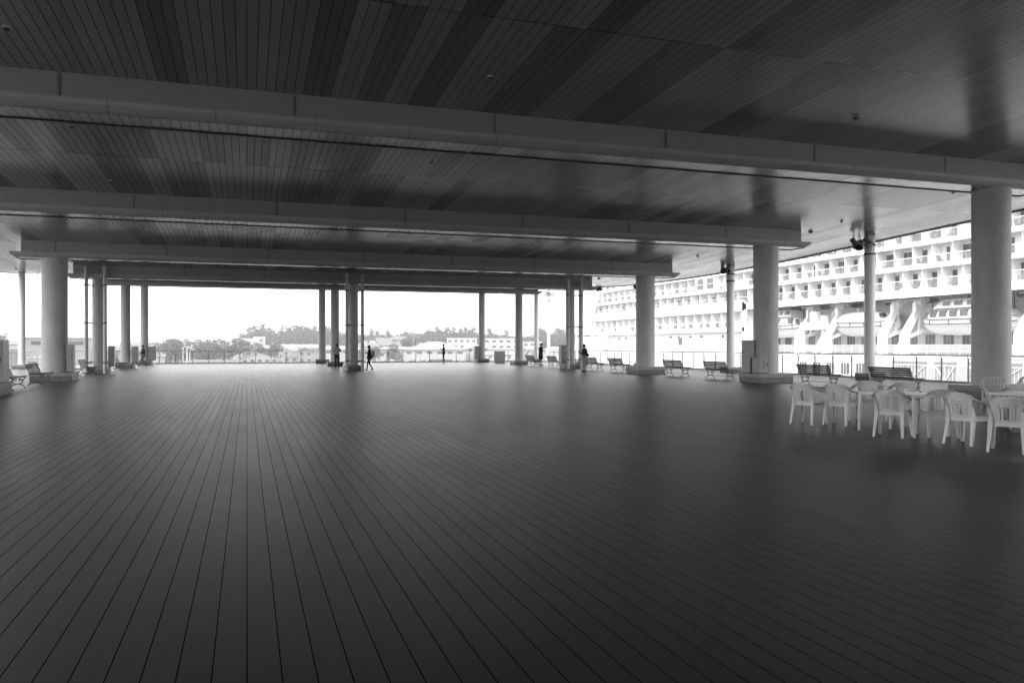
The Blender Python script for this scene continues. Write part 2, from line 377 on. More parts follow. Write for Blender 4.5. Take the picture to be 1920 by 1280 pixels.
# ---------------------------------------------------------------- columns
def column(x, y, r, ztop, pw, pd, ph, lab, cab=0, group='round columns of the hall', bands=False, capz=.15):
    t_ = thing('column', lab, 'column', (x, y, 0), 0, group)
    s = MB(); s.lathe((0,0,0), [(r, ph-.01), (r, ztop)], 48 if r > .4 else 32); s.build('shaft', OUTP if r < .3 else COLM, t_)
    p = MB(); p.box(-pw/2, pw/2, -pd/2, pd/2, -.01, ph-capz); p.build('pedestal', TILE, t_, smooth=False)
    p = MB(); p.box(-pw/2-.015, pw/2+.015, -pd/2-.015, pd/2+.015, ph-capz+.001, ph); p.build('pedestal_cap', CAPM, t_, smooth=False)
    if bands:
        for z in (ztop-.12-.35, ztop-.12-.75):
            b = MB(); b.lathe((0,0,0), [(r+.002, z-.04), (r+.02, z-.04), (r+.02, z+.04), (r+.002, z+.04)], 32); b.build('clamp_band', BRK, t_)
    return t_
RC, MC, LC, RO, LO = 21.2, 6.37, -8.13, 26.73, -14.55
column(RC, ROWS[0], .525, zlip(ROWS[0])+.02, 1.65, 1.5, .38, 'thickest nearest column at the right, behind the white plastic tables')
column(RC, ROWS[1], .525, zlip(ROWS[1])+.02, 1.65, 1.5, .38, 'thick column with a tall and a short cabinet on its pedestal, at right')
column(RC, ROWS[2], .525, zlip(ROWS[2])+.02, 1.65, 1.5, .38, 'thick column in front of the ship between two pairs of benches')
column(LC, ROWS[2], .525, zlip(ROWS[2])+.02, 1.65, 1.5, .38, 'thick column at the left with one pale cabinet on its pedestal')
column(LC, ROWS[1], .525, zlip(ROWS[1])+.02, 1.65, 1.5, .38, 'column at the left edge, only its low pedestal in view')
for x, side in ((LC, 'left'), (MC, 'middle'), (RC, 'right')):
    for k, nm in ((3, 'slim %s column standing between two drain pipes'), (4, 'slim %s column right behind the one with drain pipes'), (5, 'slim %s column of the farthest row by the end railing')):
        column(x, ROWS[k], .32, zlip(ROWS[k])+.02, 1.15, 1.15, .36, nm % side, group='slim columns of the far rows')
for k, l in ((1, 'narrow outer column with three floodlights, near the big bench at right'), (2, 'narrow outer column before the ship beside a bench with pale legs'), (3, 'narrow outer column hidden behind a thick one, before the ship'),
             (4, 'narrow outer column right of the drain pipes by the ship bow'), (5, 'narrow outer column at the far right corner beside the light mast')):
    column(RO, ROWS[k], .235, zceil(ROWS[k])+.05, .86, .86, .33, l, group='narrow outer columns', bands=(k in (1, 2)))
column(LO, ROWS[4], .22, zceil(ROWS[4])+.05, 1.0, 1.0, .3, 'narrow outer column at the far left near the corner of the railing', group='narrow outer columns')
column(LO, ROWS[5], .19, zceil(ROWS[5])+.05, 1.0, 1.0, .3, 'narrow outer column hidden behind the thick left column', group='narrow outer columns')

def drain(x, lab):
    y = ROWS[3] - .80
    t_ = thing('drain_pipe', lab, 'drain pipe', (x, y, 0), 0, 'drain pipes beside the columns')
    p = MB(); p.cyl((0,0,-.01), (0,0,zlip(ROWS[3])+.6), .105, n=20); p.build('pipe', PIPE, t_)
    s = 1 if (x in (MC-.48, LC-.48, RC-.48)) else -1
    for z in (.62, 2.85, 5.0):
        b = MB(); b.lathe((0,0,0), [(.107, z-.03), (.118, z-.03), (.118, z+.03), (.107, z+.03)], 20)
        b.bar((s*.1, 0, z), (s*.22, .55, z), .05, .07); b.build('bracket', BRK, t_)
    return t_
for x, n in ((LC, 'left'), (MC, 'middle'), (RC, 'right')):
    drain(x-.48, 'pale round drain pipe on the left flank of the %s slim column' % n)
    drain(x+.48, 'pale round drain pipe on the right flank of the %s slim column' % n)

def cabinet(x, y, z, w, dp, h, lab, dots=False, name='cabinet', foot=True):
    t_ = thing(name, lab, 'cabinet', (x, y, z))
    b = MB(); b.box(-w/2, w/2, -dp/2, dp/2, .04, h-.02); b.box(-w/2-.015, w/2+.015, -dp/2-.015, dp/2+.015, h-.02, h); b.build('housing', CABM, t_, smooth=False)
    b = MB(); b.box(-w/2+.03, w/2-.03, -dp/2-.012, -dp/2-.002, .08, h-.06); b.build('door', CABM, t_, smooth=False)
    b = MB(); b.box(-w/2+.02, w/2-.02, -dp/2+.02, dp/2-.02, 0, .039); b.build('plinth', CABD, t_, smooth=False)
    b = MB(); b.box(w/2-.07, w/2-.05, -dp/2-.03, -dp/2-.013, h*.5, h*.5+.12); b.build('handle', CABD, t_, smooth=False)
    if dots:
        for k in range(4): b = MB(); b.box(-.035, .035, -dp/2-.022, -dp/2-.013, h*.3+k*.11, h*.3+k*.11+.05); b.build('vent_hole', BLK, t_, smooth=False)
    return t_
cabinet(RC-.70, ROWS[1]+.28, .38, .24, .62, 1.42, 'tall pale cabinet on the pedestal left of the thick right column')
cabinet(RC-.56, ROWS[1]-.36, .38, .42, .5, .68, 'short pale box with a row of dark holes on the same pedestal', True)
cabinet(LC+.70, ROWS[2]-.30, .38, .26, .50, 1.22, 'pale cabinet on the pedestal right of the thick left column')
cabinet(LC+.72, ROWS[1]-.2, .38, .34, .7, 1.36, 'pale cabinet cut by the left edge of the photo')
cabinet(LC+.72, ROWS[3]-.1, .36, .30, .5, 1.2, 'grey cabinet behind the right drain pipe of the left slim column')
cabinet(LC+.62, ROWS[4]-.1, .36, .42, .5, 1.15, 'grey cabinet against the second slim column at left')
cabinet(LC+.62, ROWS[5]-.1, .36, .55, .5, 1.15, 'grey cabinet beside the farthest left column, behind the walking person')
cabinet(RC-.62, ROWS[3]-.1, .36, .36, .5, 1.25, 'pale cabinet left of the right slim column with drain pipes')
cabinet(RC-.55, ROWS[5]-.1, .36, .42, .5, 1.2, 'pale cabinet against the farthest right slim column')
cabinet(at(935, 74.4).x, at(935, 74.4).y-.3, 0, .95, .4, 1.08, 'low wide pale metal box against the far railing')

# ---------------------------------------------------------------- railings
def railing(p0, p1, step, lab, inward, mat=None, zf=0, off=0.0):
    p0, p1 = Vector(p0), Vector(p1); L = (p1 - p0).length; dr = (p1 - p0).normalized()
    t_ = thing('railing', lab, 'railing', p0, math.atan2(dr.y, dr.x))
    r = MB(); r.tube([(0, 0, 1.16), (L, 0, 1.16)], .033, 10); r.build('handrail', RAILM, t_)
    r = MB(); r.box(0, L, -.02, .02, .075, .115); r.box(0, L, -.012, .012, 1.015, 1.04); r.build('bottom_rail', POSTM, t_, smooth=False)
    n = int((L - off) / step) + 1
    pm = MB(); pm.box(-.03, .03, -.022, .022, -.05, 1.02); pm.loft([[(-.012,-.015,1.02),(.012,-.015,1.02),(.012,.015,1.02),(-.012,.015,1.02)], [(-.012, inward*.05-.015, 1.13),(.012,inward*.05-.015,1.13),(.012,inward*.05+.015,1.15),(-.012,inward*.05+.015,1.15)]])
    g = MB(); g.box(.045, step-.045, -.005, .005, .13, 1.0)
    po = go = None
    for k in range(n):
        x = off + k*step
        if po is None: po = pm.build('post', POSTM, t_, smooth=False); o = po
        else: o = po.copy(); COL.objects.link(o)
        o.location = (x, 0, 0)
        if x + step > L: continue
        if go is None: go = g.build('glass_panel', GLASS, t_, smooth=False); o = go
        else: o = go.copy(); COL.objects.link(o)
        o.location = (x, 0, 0)
    return t_
railing((27.6, 75-.4, 0), (27.6, -4, 0), 1.31, 'long glass and metal railing at the right edge, facing the ship', -1, off=.0)
railing((-16.6, 74.6, 0), (27.6, 74.6, 0), 1.31, 'glass and metal railing across the far end of the hall', 1, off=.3)
railing((-16.6, 20, 0), (-16.6, 74.6, 0), 1.31, 'glass and metal railing at the left edge behind the columns', 1, off=.2)

# ---------------------------------------------------------------- benches
def make_bench(iron):
    t_ = thing('bench', 'x', 'bench'); L = 1.9
    s = MB()                                       # local: length along Y, faces +X
    for i in range(5):
        x = -.14 + i*.098; z = .425 - .012*math.sin(i/4*math.pi) + .004*i
        s.box(x, x+.078, -L/2, L/2, z, z+.028)
    s.build('seat', WOOD, t_)
    b = MB()
    for i in range(5):
        z = .475 + i*.075; x = -.175 - .02*i - .0025*i*i
        rot = Matrix.Rotation(-R(8+i*3), 3, 'Y')
        b.cbox((x, 0, z+.02), (.026, L, .062), rot)
    b.build('backrest', WOOD, t_)
    for sy in (-1, 1):
        y = sy*(L/2-.13); f = MB()
        def sc(pts, r=.017): f.tube([(p[0], y, p[1]) for p in catmull([(a, 0, c) for a, c in pts], 5)] if False else [(p.x, y, p.z) for p in catmull([(a, 0, c) for a, c in pts], 5)], r, 6)
        sc([(-.24, .005), (-.20, .03), (-.10, .13), (.0, .155), (.06, .15), (.12, .13)])
        sc([(.40-.12, .005), (.25, .03), (.16, .13), (.05, .155), (-.01, .15), (-.07, .13)])
        sc([(-.05, .155), (-.13, .22), (-.12, .30), (-.04, .35), (-.03, .29), (-.08, .28)])
        sc([(.10, .155), (.18, .22), (.17, .30), (.09, .35), (.08, .29), (.13, .28)])
        sc([(-.12, .28), (-.17, .36), (-.15, .41)]); sc([(.17, .28), (.24, .36), (.26, .41)])
        f.bar((-.17, y, .412), (.34, y, .412), .03, .02)
        sc([(-.17, .41), (-.20, .52), (-.235, .64), (-.285, .78), (-.32, .81)], .014)
        f.box(-.27, -.22, y-.03, y+.03, 0, .012); f.box(.26, .31, y-.03, y+.03, 0, .012)
        f.build('end_frame', iron, t_)
    r = MB(); r.tube([(.02, -L/2+.13, .155), (.02, L/2-.13, .155)], .009, 6); r.bar((-.2, 0, .41), (.3, 0, .41), .03, .016); r.tube([(-.19, 0, .43), (-.235, 0, .6), (-.30, 0, .80)], .01, 6); r.build('tie_rod', iron, t_)
    return t_
bd, bl = make_bench(IRON), make_bench(IRONL)
RB = [(21.95, 1, 'bench with pale scroll legs nearest to the plastic tables, at right'), (25.85, 0, 'black legged slatted bench between the two thickest right columns'),
      (32.75, 1, 'pale legged bench overlapping a narrow outer column, left of the cabinet'), (36.7, 0, 'black legged bench next to the third thick column, before the ship'),
      (43.5, 1, 'pale legged bench left of the third thick column'), (47.1, 0, 'bench partly hidden by the standing person with the ponytail'),
      (54.0, 1, 'small far bench left of the pale cabinet and drain pipes'), (58.7, 0, 'dark far bench in front of the person in a long dark coat')]
LB = [(32.75, 0, 'black legged bench at the left edge behind the cut off cabinet'), (36.95, 1, 'pale legged bench in front of the thick left column'),
      (43.2, 0, 'bench half hidden behind the cabinet of the thick left column'), (47.3, 1, 'bench just left of the left drain pipe'),
      (54.3, 0, 'dark legged bench right of the left drain pipes'), (58.6, 1, 'pale far bench behind the second slim column at left')]
used = set()
for x, lst in ((RC-.05, RB), (LC+.12, LB)):
    for y, k, l in lst:
        src = (bd, bl)[k]
        if k not in used: src.location = (x, y, 0); src['label'] = l; src['group'] = 'slatted benches with scroll legs'; used.add(k)
        else: dup(src, (x, y, 0), 0, l, 'slatted benches with scroll legs')
# ---------------------------------------------------------------- plastic chairs and tables
def shell(mb, grid, th):
    "thick sheet from a grid of (point, normal)"
    nu, nv = len(grid), len(grid[0]); n = len(mb.v)
    for sgn in (1, -1):
        for row in grid:
            for p, nn in row: mb.v.append(tuple(Vector(p) + Vector(nn)*th/2*sgn))
    def I(s_, i, j): return n + s_*nu*nv + i*nv + j
    for i in range(nu-1):
        for j in range(nv-1):
            mb.f.append((I(0,i,j), I(0,i+1,j), I(0,i+1,j+1), I(0,i,j+1))); mb.f.append((I(1,i,j), I(1,i,j+1), I(1,i+1,j+1), I(1,i+1,j)))
    for i in range(nu-1):
        for j in (0, nv-1): mb.f.append((I(0,i,j), I(1,i,j), I(1,i+1,j), I(0,i+1,j)))
    for j in range(nv-1):
        for i in (0, nu-1): mb.f.append((I(0,i,j), I(0,i,j+1), I(1,i,j+1), I(1,i,j)))
def make_chair(fan=False):
    t_ = thing('plastic_chair', 'x', 'chair')
    H = .88 if fan else .80
    # seat: slightly dished with turned-down front edge
    s = MB(); grid = []
    for i in range(9):
        u = -1 + 2*i/8; row = []
        for j in range(10):
            v = j/9; y = -.20 + .44*v; wd = .205 + .03*v
            z = .425 + .018*u*u - .012*math.sin(v*math.pi) + .01*v - (.05 if v > .95 else 0)
            row.append(((u*wd, y if v <= .95 else y-.035, z), (0, 0, 1) if v <= .95 else (0, .8, .3)))
        grid.append(row)
    shell(s, grid, .009)
    for sx in (-1, 1): s.bar((sx*.225, -.19, .405), (sx*.245, .21, .405), .012, .05)
    s.bar((-.21, -.20, .40), (.21, -.20, .40), .012, .05); s.bar((-.235, .215, .395), (.235, .215, .395), .012, .05)
    s.build('seat', PLAS, t_)
    # backrest: slotted curved panel
    def surf(u, z):
        k = (z - .42) / (H - .42); w = (.175 + .035*k) if not fan else (.15 + .10*k)
        x = u*w; y = -.205 - .085*k + .9*x*x
        return (x, y, z), Vector((1.6*x, -1, -.2)).normalized()
    b = MB()
    def patch(u0, u1, z0, z1, nu=2, nz=6):
        shell(b, [[surf(u0+(u1-u0)*i/nu, z0+(z1-z0)*j/nz) for j in range(nz+1)] for i in range(nu+1)], .008)
    if not fan:
        patch(-1, 1, .415, .475, 10, 2); patch(-1, 1, .70, .795, 10, 3)
        for u0, u1 in ((-1, -.64), (-.56, -.44), (-.36, -.20), (.20, .36), (.44, .56), (.64, 1)): patch(u0, u1, .475, .70)
    else:
        patch(-1, 1, .415, .45, 10, 2)
        for k in range(8):
            u = -1 + 2*k/7; patch(u*.93-.07, u*.93+.07, .45, H-.01-.055*abs(u)**2.2)
    b.build('backrest', PLAS, t_)
    for sx in (-1, 1):
        a = MB()
        if fan: path = catmull([(0, -.292, H), (sx*.10, -.285, H-.005), (sx*.19, -.26, H-.06), (sx*.245, -.20, H-.20), (sx*.27, -.05, .665), (sx*.275, .10, .645), (sx*.265, .20, .61)], 5)
        else: path = catmull([(0, -.292, .80), (sx*.11, -.285, .792), (sx*.20, -.255, .755), (sx*.25, -.19, .705), (sx*.275, -.06, .665), (sx*.28, .09, .645), (sx*.268, .19, .61)], 5)
        secs = []
        for i, p in enumerate(path):
            q = path[min(i+1, len(path)-1)] - path[max(i-1, 0)]; q.normalize(); k = min(1, i/(len(path)*.55))
            out = Vector((p.x, p.y*.8, 0)).normalized() if p.length > 0 else Vector((0,-1,0))
            up = Vector((0,0,1)); wv = (up*(1-k) + out*k*1.0 + Vector((0,0,.25*k))).normalized(); wv = (wv - q*wv.dot(q)).normalized(); nv = q.cross(wv)
            hw = .022 + .010*k; th = .007
            secs.append([p+wv*hw+nv*th*.4, p+nv*th*1.6, p-wv*hw+nv*th*.4, p-wv*hw-nv*th, p-nv*th*.2, p+wv*hw-nv*th])
        a.loft(secs); a.build('armrest', PLAS, t_, ang=60)
        # legs: tapering L sections
        def lsec(c, w, ox, oy, th=.008):
            c = Vector(c); return [c + Vector((x*ox, y*oy, 0)) for x, y in ((0,0),(-w,0),(-w,-th),(-th,-th),(-th,-w),(0,-w))]
        f = MB(); f.loft([lsec((sx*.275, .235, 0), .036, sx, 1), lsec((sx*.262, .225, .40), .058, sx, 1), lsec((sx*.272, .215, .62), .048, sx, 1)]); f.build('leg', PLAS, t_, ang=50)
        f = MB(); f.loft([lsec((sx*.245, -.30, 0), .036, sx, -1), lsec((sx*.232, -.225, .42), .062, sx, -1), lsec((sx*.222, -.25, .60), .03, sx, -1)]); f.build('leg', PLAS, t_, ang=50)
    return t_
def make_table():
    t_ = thing('plastic_table', 'x', 'table'); W, L, H = .82, 1.38, .72
    def rr(w, l, r, z, n=6):
        out = []
        for cx, cy, a0 in ((w/2-r, l/2-r, 0), (-w/2+r, l/2-r, 90), (-w/2+r, -l/2+r, 180), (w/2-r, -l/2+r, 270)):
            for k in range(n+1): a = R(a0 + 90*k/n); out.append((cx+r*math.cos(a), cy+r*math.sin(a), z))
        return out
    s = MB(); s.loft([rr(W-.03, L-.03, .11, H-.05), rr(W, L, .13, H-.045), rr(W, L, .13, H-.012), rr(W-.02, L-.02, .12, H)]); s.build('tabletop', PLASW, t_, ang=50)
    for sx in (-1, 1):
        for sy in (-1, 1):
            f = MB(); f.tube([(sx*(W/2-.07), sy*(L/2-.08), H-.05), (sx*(W/2-.055), sy*(L/2-.06), .35), (sx*(W/2-.045), sy*(L/2-.045), .0)], [.036, .031, .023], 12); f.build('leg', PLASW, t_)
    return t_
chl, chf = make_chair(), make_chair(True)
def heading(deg): return R(deg) - R(90)        # chair model faces +Y
CH = [ # px, py of chair centre on the floor, heading in world degrees from +X, fan, label
 (1516, 794, 22, 0, 'leftmost white plastic armchair, seat turned to the right'),
 (1577, 796, 24, 0, 'second white plastic armchair from the left, close to the table leg'),
 (1622, 788, 215, 0, 'white plastic armchair behind the table, left one of the two'),
 (1693, 790, 212, 0, 'white plastic armchair behind the table, right one of the two'),
 (1673, 817, 33, 0, 'white plastic armchair with its back to the camera at the table front'),
 (1758, 817, 62, 0, 'white plastic armchair with slotted back just right of the first table'),
 (1817, 832, 8, 0, 'white plastic armchair seen from the side facing the second table'),
 (1893, 846, 30, 0, 'nearest white plastic armchair, back to camera at the right edge'),
 (1870, 786, 238, 1, 'tall fan backed plastic chair in front of the thickest column'),
 (1941, 786, 238, 1, 'tall fan backed plastic chair cut by the right edge of the photo'),
 (1905, 800, 200, 0, 'white plastic armchair tucked behind the second table, mostly hidden')]
done = {}
for px, py, hd, fan, l in CH:
    p = at(px, gd(py)); src = (chl, chf)[fan]; g_ = 'white plastic armchairs around the tables'
    if fan not in done: src.location = p; src.rotation_euler = (0, 0, heading(hd)); src['label'] = l; src['group'] = g_; done[fan] = 1
    else: dup(src, p, heading(hd), l, g_)
tb = make_table(); tb.location = (11.06, 11.33, 0); tb['label'] = 'white plastic table with rounded corners ringed by six chairs'; tb['group'] = 'white plastic tables'
p = at(1945, gd(813)); dup(tb, (p.x, p.y, 0), R(12), 'second white plastic table cut by the right edge of the photo', 'white plastic tables')

# ---------------------------------------------------------------- floodlights, ceiling fittings, mast
def floodlight(c, aim, lab, sc=1.0, hang=None, group='floodlights under the roof edge'):
    t_ = thing('floodlight', lab, 'floodlight', c, 0, group)
    a = Vector(aim).normalized(); q = a.to_track_quat('Z', 'Y').to_matrix()
    def tr(p): return q @ (Vector(p)*sc)
    b = MB(); secs = []
    for r, z in ((.09, -.22), (.11, -.18), (.12, 0), (.20, .16), (.21, .20)): secs.append([tr((r*math.cos(k*math.pi/8), r*math.sin(k*math.pi/8), z)) for k in range(16)])
    b.loft(secs); b.build('lamp_housing', LAMPG, t_)
    b = MB(); b.loft([[tr((r*math.cos(k*math.pi/8), r*math.sin(k*math.pi/8), z)) for k in range(16)] for r, z in ((.185, .203), (.17, .215))]); b.build('lamp_lens', LENS, t_)
    y = MB(); h = Vector(hang or (0, 0, .4))
    y.tube([tr((.13, 0, 0)), h*.55 + tr((.06, 0, 0)), h], .014, 6); y.tube([tr((-.13, 0, 0)), h*.55 + tr((-.06, 0, 0)), h], .014, 6); y.build('yoke', BRK, t_)
    return t_
for px, py, k, dz, lab in ((1602, 455, 1, 0, 'left floodlight of the three by the narrow outer column, lens down'), (1612, 458, 1, 0, 'middle floodlight of the three, angled box beside the narrow column'), (1626, 454, 1, 0, 'right floodlight of the three, fixed on the narrow outer column'),
                        (1356, 505, 2, 0, 'left floodlight of the pair on the second outer column'), (1366, 503, 2, 0, 'right floodlight of the pair on the second outer column'),
                        (1194, 535, 3, 0, 'small floodlight peeking out left of the third thick column'),
                        (1121, 540, 4, 0, 'left dark floodlight under the roof by the ship bow'), (1127, 539, 4, 0, 'right dark floodlight under the roof by the ship bow')):
    D = RO*SA + ROWS[k]*CA - .45; q = at(px, D); z = zat(py, D)
    floodlight((q.x, q.y, z), random.choice([(-.6,-.3,-.7),(.2,-.6,-.8),(-.3,-.8,-.5)]), lab, 1.0, (.05, .1, zceil(q.y)-z))
SPK = [(1604, 219, 1), (1365, 323, 1), (1787, 359, 1), (1578, 414, .8), (810, 362-60, .8), (1206, 391, .8), (1308, 480, .8), (135, 235, 1), (920, 143, 1), (205, 338, .8), (740, 365, .8), (12, 50, 1), (30, 503, .8), (71, 511, .8), (1020, 407, .7), (1520, 434, 1.6), (1123, 522, 1.6)]
def ceil_hit(px, py):
    lo, hi = 3.0, 120.0
    for _ in range(50):
        D = (lo+hi)/2; q = at(px, D)
        if zat(py, D) > zceil(min(max(q.y, YB), YF)): hi = D
        else: lo = D
    q = at(px, (lo+hi)/2); return (q.x, q.y, zceil(q.y))
nwords = ['first', 'second', 'third', 'fourth', 'fifth', 'sixth', 'seventh', 'eighth', 'ninth', 'tenth', 'eleventh', 'twelfth', 'thirteenth', 'fourteenth', 'fifteenth', 'sixteenth', 'seventeenth', 'eighteenth', 'nineteenth', 'twentieth', 'twenty-first', 'twenty-second', 'twenty-third', 'twenty-fourth', 'twenty-fifth', 'twenty-sixth', 'twenty-seventh', 'twenty-eighth', 'twenty-ninth', 'thirtieth']
SPK.sort()
for i, (px, py, s) in enumerate(SPK):
    c_ = ceil_hit(px, py); t_ = thing('ceiling_fitting', 'small dark round ceiling fitting, %s from the left among such fittings' % nwords[i], 'ceiling fitting', c_, 0, 'small fittings dotted over the ceiling')
    b = MB(); b.lathe((0,0,0), [(.07*s, .02), (.07*s, -.02), (.03*s, -.03)], 14); b.build('base_plate', PIPE, t_)
    b = MB(); b.lathe((0,0,0), [(.03*s, -.028), (.05*s, -.035), (.055*s, -.055), (.035*s, -.075), (.005, -.08)], 14); b.build('sensor_head', BRK, t_)

def mast():
    D = 150; q = at(1029, D); t_ = thing('light_mast', 'tall white floodlight mast beyond the far right corner', 'light mast', (q.x, q.y, -7))
    b = MB(); b.lathe((0,0,0), [(.42, 0), (.42, .3), (.34, .31), (.27, 22.2)], 16); b.build('pole', MAST, t_)
    b = MB(); b.lathe((0,0,0), [(.9, 17.2), (.95, 17.2), (.95, 17.3), (.28, 17.35)], 16)
    for k in range(10):
        a = k*math.pi/5; b.bar((.92*math.cos(a), .92*math.sin(a), 17.3), (.92*math.cos(a), .92*math.sin(a), 18.1), .05)
    for z in (17.7, 18.1): b.tube([(.92*math.cos(k*math.pi/8), .92*math.sin(k*math.pi/8), z) for k in range(16)], .035, 5, closed=True)
    b.build('platform', MAST, t_)
    for k, (a, z) in enumerate(((0.3, 18.4), (1.6, 18.6), (2.9, 18.4), (4.3, 18.3), (5.4, 18.5), (.9, 20.6), (3.6, 20.5), (5.0, 20.7))):
        v = Vector((math.cos(a), math.sin(a), -.4)); h = MB(); c0 = Vector((math.cos(a)*.85, math.sin(a)*.85, z))
        h.tube([c0 - v*.25, c0, c0 + v*.25], [.25, .42, .5], 12); h.build('floodlight_head', LAMPG if k in (3, 5, 1) else MAST, t_)
mast()

# ---------------------------------------------------------------- the ship
SX = 72.0
def sy(px, X=SX): return X / math.tan(math.atan((px-960)/FPX) + ALPHA)
YS = 104.6                                         # forward of this the extra balcony row, aft of it the boats
ship = thing('cruise_ship', 'huge white cruise ship moored along the right side, rows of balconies over lifeboats', 'cruise ship', (SX, 100, -9))
def sb(mb): # shift to the ship's local frame
    mb.v = [(x-SX, y-100, z+9) for x, y, z in mb.v]; return mb
def sp_(mb, name, mat, par=None, **k): return sb(mb).build(name, mat, par or ship, **k)
# hull: profile in plan pinches towards the bow
def hull_ring(z, flare):
    return [(SX, 5, z), (SX, 168, z), (SX+2.5+flare, 182, z), (SX+8+flare*.5, 197, z), (SX+16, 205, z), (SX+24-flare*.5, 197, z), (SX+29.5-flare, 182, z), (SX+32, 168, z), (SX+32, 5, z)]
h = MB(); h.loft([hull_ring(-9.6, 2.5), hull_ring(-4, 1.0), hull_ring(.6, 0)]); sp_(h, 'hull', SHIP, ang=25)
# foredeck block beyond the recess (solid white side)
h = MB(); h.prism([(156.2, .6), (153.2, 3.95), (153.2, 4.4), (168, 4.4), (170.5, 4.2), (171.5, .6)], 0, SX+.02, SX+31)
sp_(h, 'foredeck_side', SHIP, smooth=False)
h = MB(); h.prism([(163.5, 4.402), (157.0, 13.2), (156.0, 16.6), (159.5, 16.6), (163, 13.2), (168, 9), (170, 4.402)], 0, SX+.03, SX+31); sp_(h, 'superstructure_front', SHIP, smooth=False)
h = MB(); h.box(SX-.02, SX+.3, 158.3, 167, 3.55, 4.05); h.box(SX-.02, SX+.3, 167.6, 169.8, 3.55, 4.05); sp_(h, 'mooring_deck_opening', WING, smooth=False)
# inner core walls
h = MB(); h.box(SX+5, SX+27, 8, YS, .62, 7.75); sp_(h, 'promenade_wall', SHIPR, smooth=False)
h = MB(); h.box(SX+1.2, SX+27, YS, 155.5, .62, 3.9); sp_(h, 'lower_side_wall', SHIPW, smooth=False)
h = MB(); h.box(SX+1.6, SX+27, 8, 157, 7.9, 22); h.box(SX+1.6, SX+27, YS, 161.5, 4.2, 7.9); sp_(h, 'superstructure', SHIPW, smooth=False)
# deck bands
def slab(z0, z1, y0, y1, inner, name='deck_band', fascia=None):
    h = MB(); h.box(SX-.05, SX+.12, y0, y1, z0, z1); h.box(SX+.12, SX+1.7, y0, y1, inner, inner+.25); sp_(h, name, SHIPD, smooth=False)
slab(7.1, 8.0, 8, YS, 7.75); slab(6.9, 8.55, YS+.003, 160.2, 7.7); slab(3.8, 4.45, YS, 162.2, 3.95)
slab(10.2, 10.75, 8, 158.6, 10.3); slab(12.85, 13.35, 8, 156.8, 12.9); slab(15.6, 16.1, 8, 156.0, 15.7); slab(18.4, 18.9, 8, 154, 18.5); slab(21.3, 22.1, 8, 150, 21.6)
h = MB(); h.box(SX-.05, SX+.13, YS-.5, YS+.6, 3.3, 8.3); h.box(SX+.13, SX+5, YS-.25, YS+.1, .62, 7.7); sp_(h, 'bulkhead', SHIP, smooth=False)
# rows of balconies: glass, rail, partitions, doors, chairs
rows = [(10.55, 12.85, 8, 157.8), (13.2, 15.6, 8, 156.5), (7.98, 10.2, 8, YS), (8.5, 10.2, YS, 159.5), (4.3, 6.9, YS, 161.2)]
PW = 2.73
chpos = []
pm = {}; dcount = 0; doors = []; parts = []
for ri, (z0, z1, y0, y1) in enumerate(rows):
    g = MB(); top = z0 + (1.05 if ri != 3 else .6)
    g.box(SX-.03, SX-.005, y0, y1, z0+.05, top-.05); sp_(g, 'glass_balustrade', SGL, smooth=False)
    g = MB(); g.box(SX-.05, SX+.02, y0, y1, top-.04, top+.02); sp_(g, 'balcony_rail', PART, smooth=False)
    n = int((y1 - max(y0, 46)) / PW)
    for k in range(n+1):
        y = y1 - .8 - k*PW
        if y < 47: break
        parts.append((y, z0, z1))
        # doors next to the partition
        far = y > YS
        kind = (ri*5 + k*7) % 4
        if not far:
            if ri == 2: doors.append((y+PW-.75, .6, z0, 1.9, 1))
            elif kind == 0: doors += [(y+PW-.72, .6, z0, 1.95, 1)]
            elif kind == 1: doors += [(y+PW-1.3, .55, z0, 1.95, 1), (y+PW-.62, .5, z0, 1.95, 0)]
            elif kind == 2: doors += [(y+PW-1.35, .58, z0, 1.95, 0), (y+PW-.70, .58, z0, 1.95, 1)]
            else: doors += [(y+PW-1.1, .4, z0, 1.95, 1)]
        else:
            if k in (8, 12) and ri in (0, 3): doors += [(y+PW-1.5, .6, z0, 2.0 if ri == 0 else 1.5, 1), (y+PW-.8, .6, z0, 2.0 if ri == 0 else 1.5, 1)]
            elif random.random() < .35: doors += [(y+PW-.5, .3, z0, 1.9 if ri != 3 else 1.5, 1)]
            else: doors += [(y+PW-1.4, 1.0, z0, 1.9 if ri != 3 else 1.5, 2)]
        if not far or random.random() < .8: chpos.append((y + PW*random.uniform(.35, .75), z0, far))
def parts_copies(lst, build, name, mat, key=lambda a: a[0]):
    "first 100 by nearness as copies, the rest as one stuff part"
    lst = sorted(lst, key=key)
    first = None
    for it in lst[:100]:
        if first is None: first = sp_(build(MB(), 0, 0, it), name, mat, smooth=False); first['_k'] = 1; del first['_k']; o = first; base = it
        else:
            o = first.copy(); COL.objects.link(o)
        o.location = (0, it[0], it[1])
    if len(lst) > 100:
        m_ = MB()
        for it in lst[100:]: build(m_, it[0], it[1], it)
        sp_(m_, name, mat, smooth=False)['kind'] = 'stuff'
for zs in sorted({(round(a[2]-a[1], 2)) for a in parts}): pass
def bpart(m_, y, z, it):
    m_.box(SX+.16, SX+2.09, y-.035, y+.035, z+.0, z + 2.2); return m_
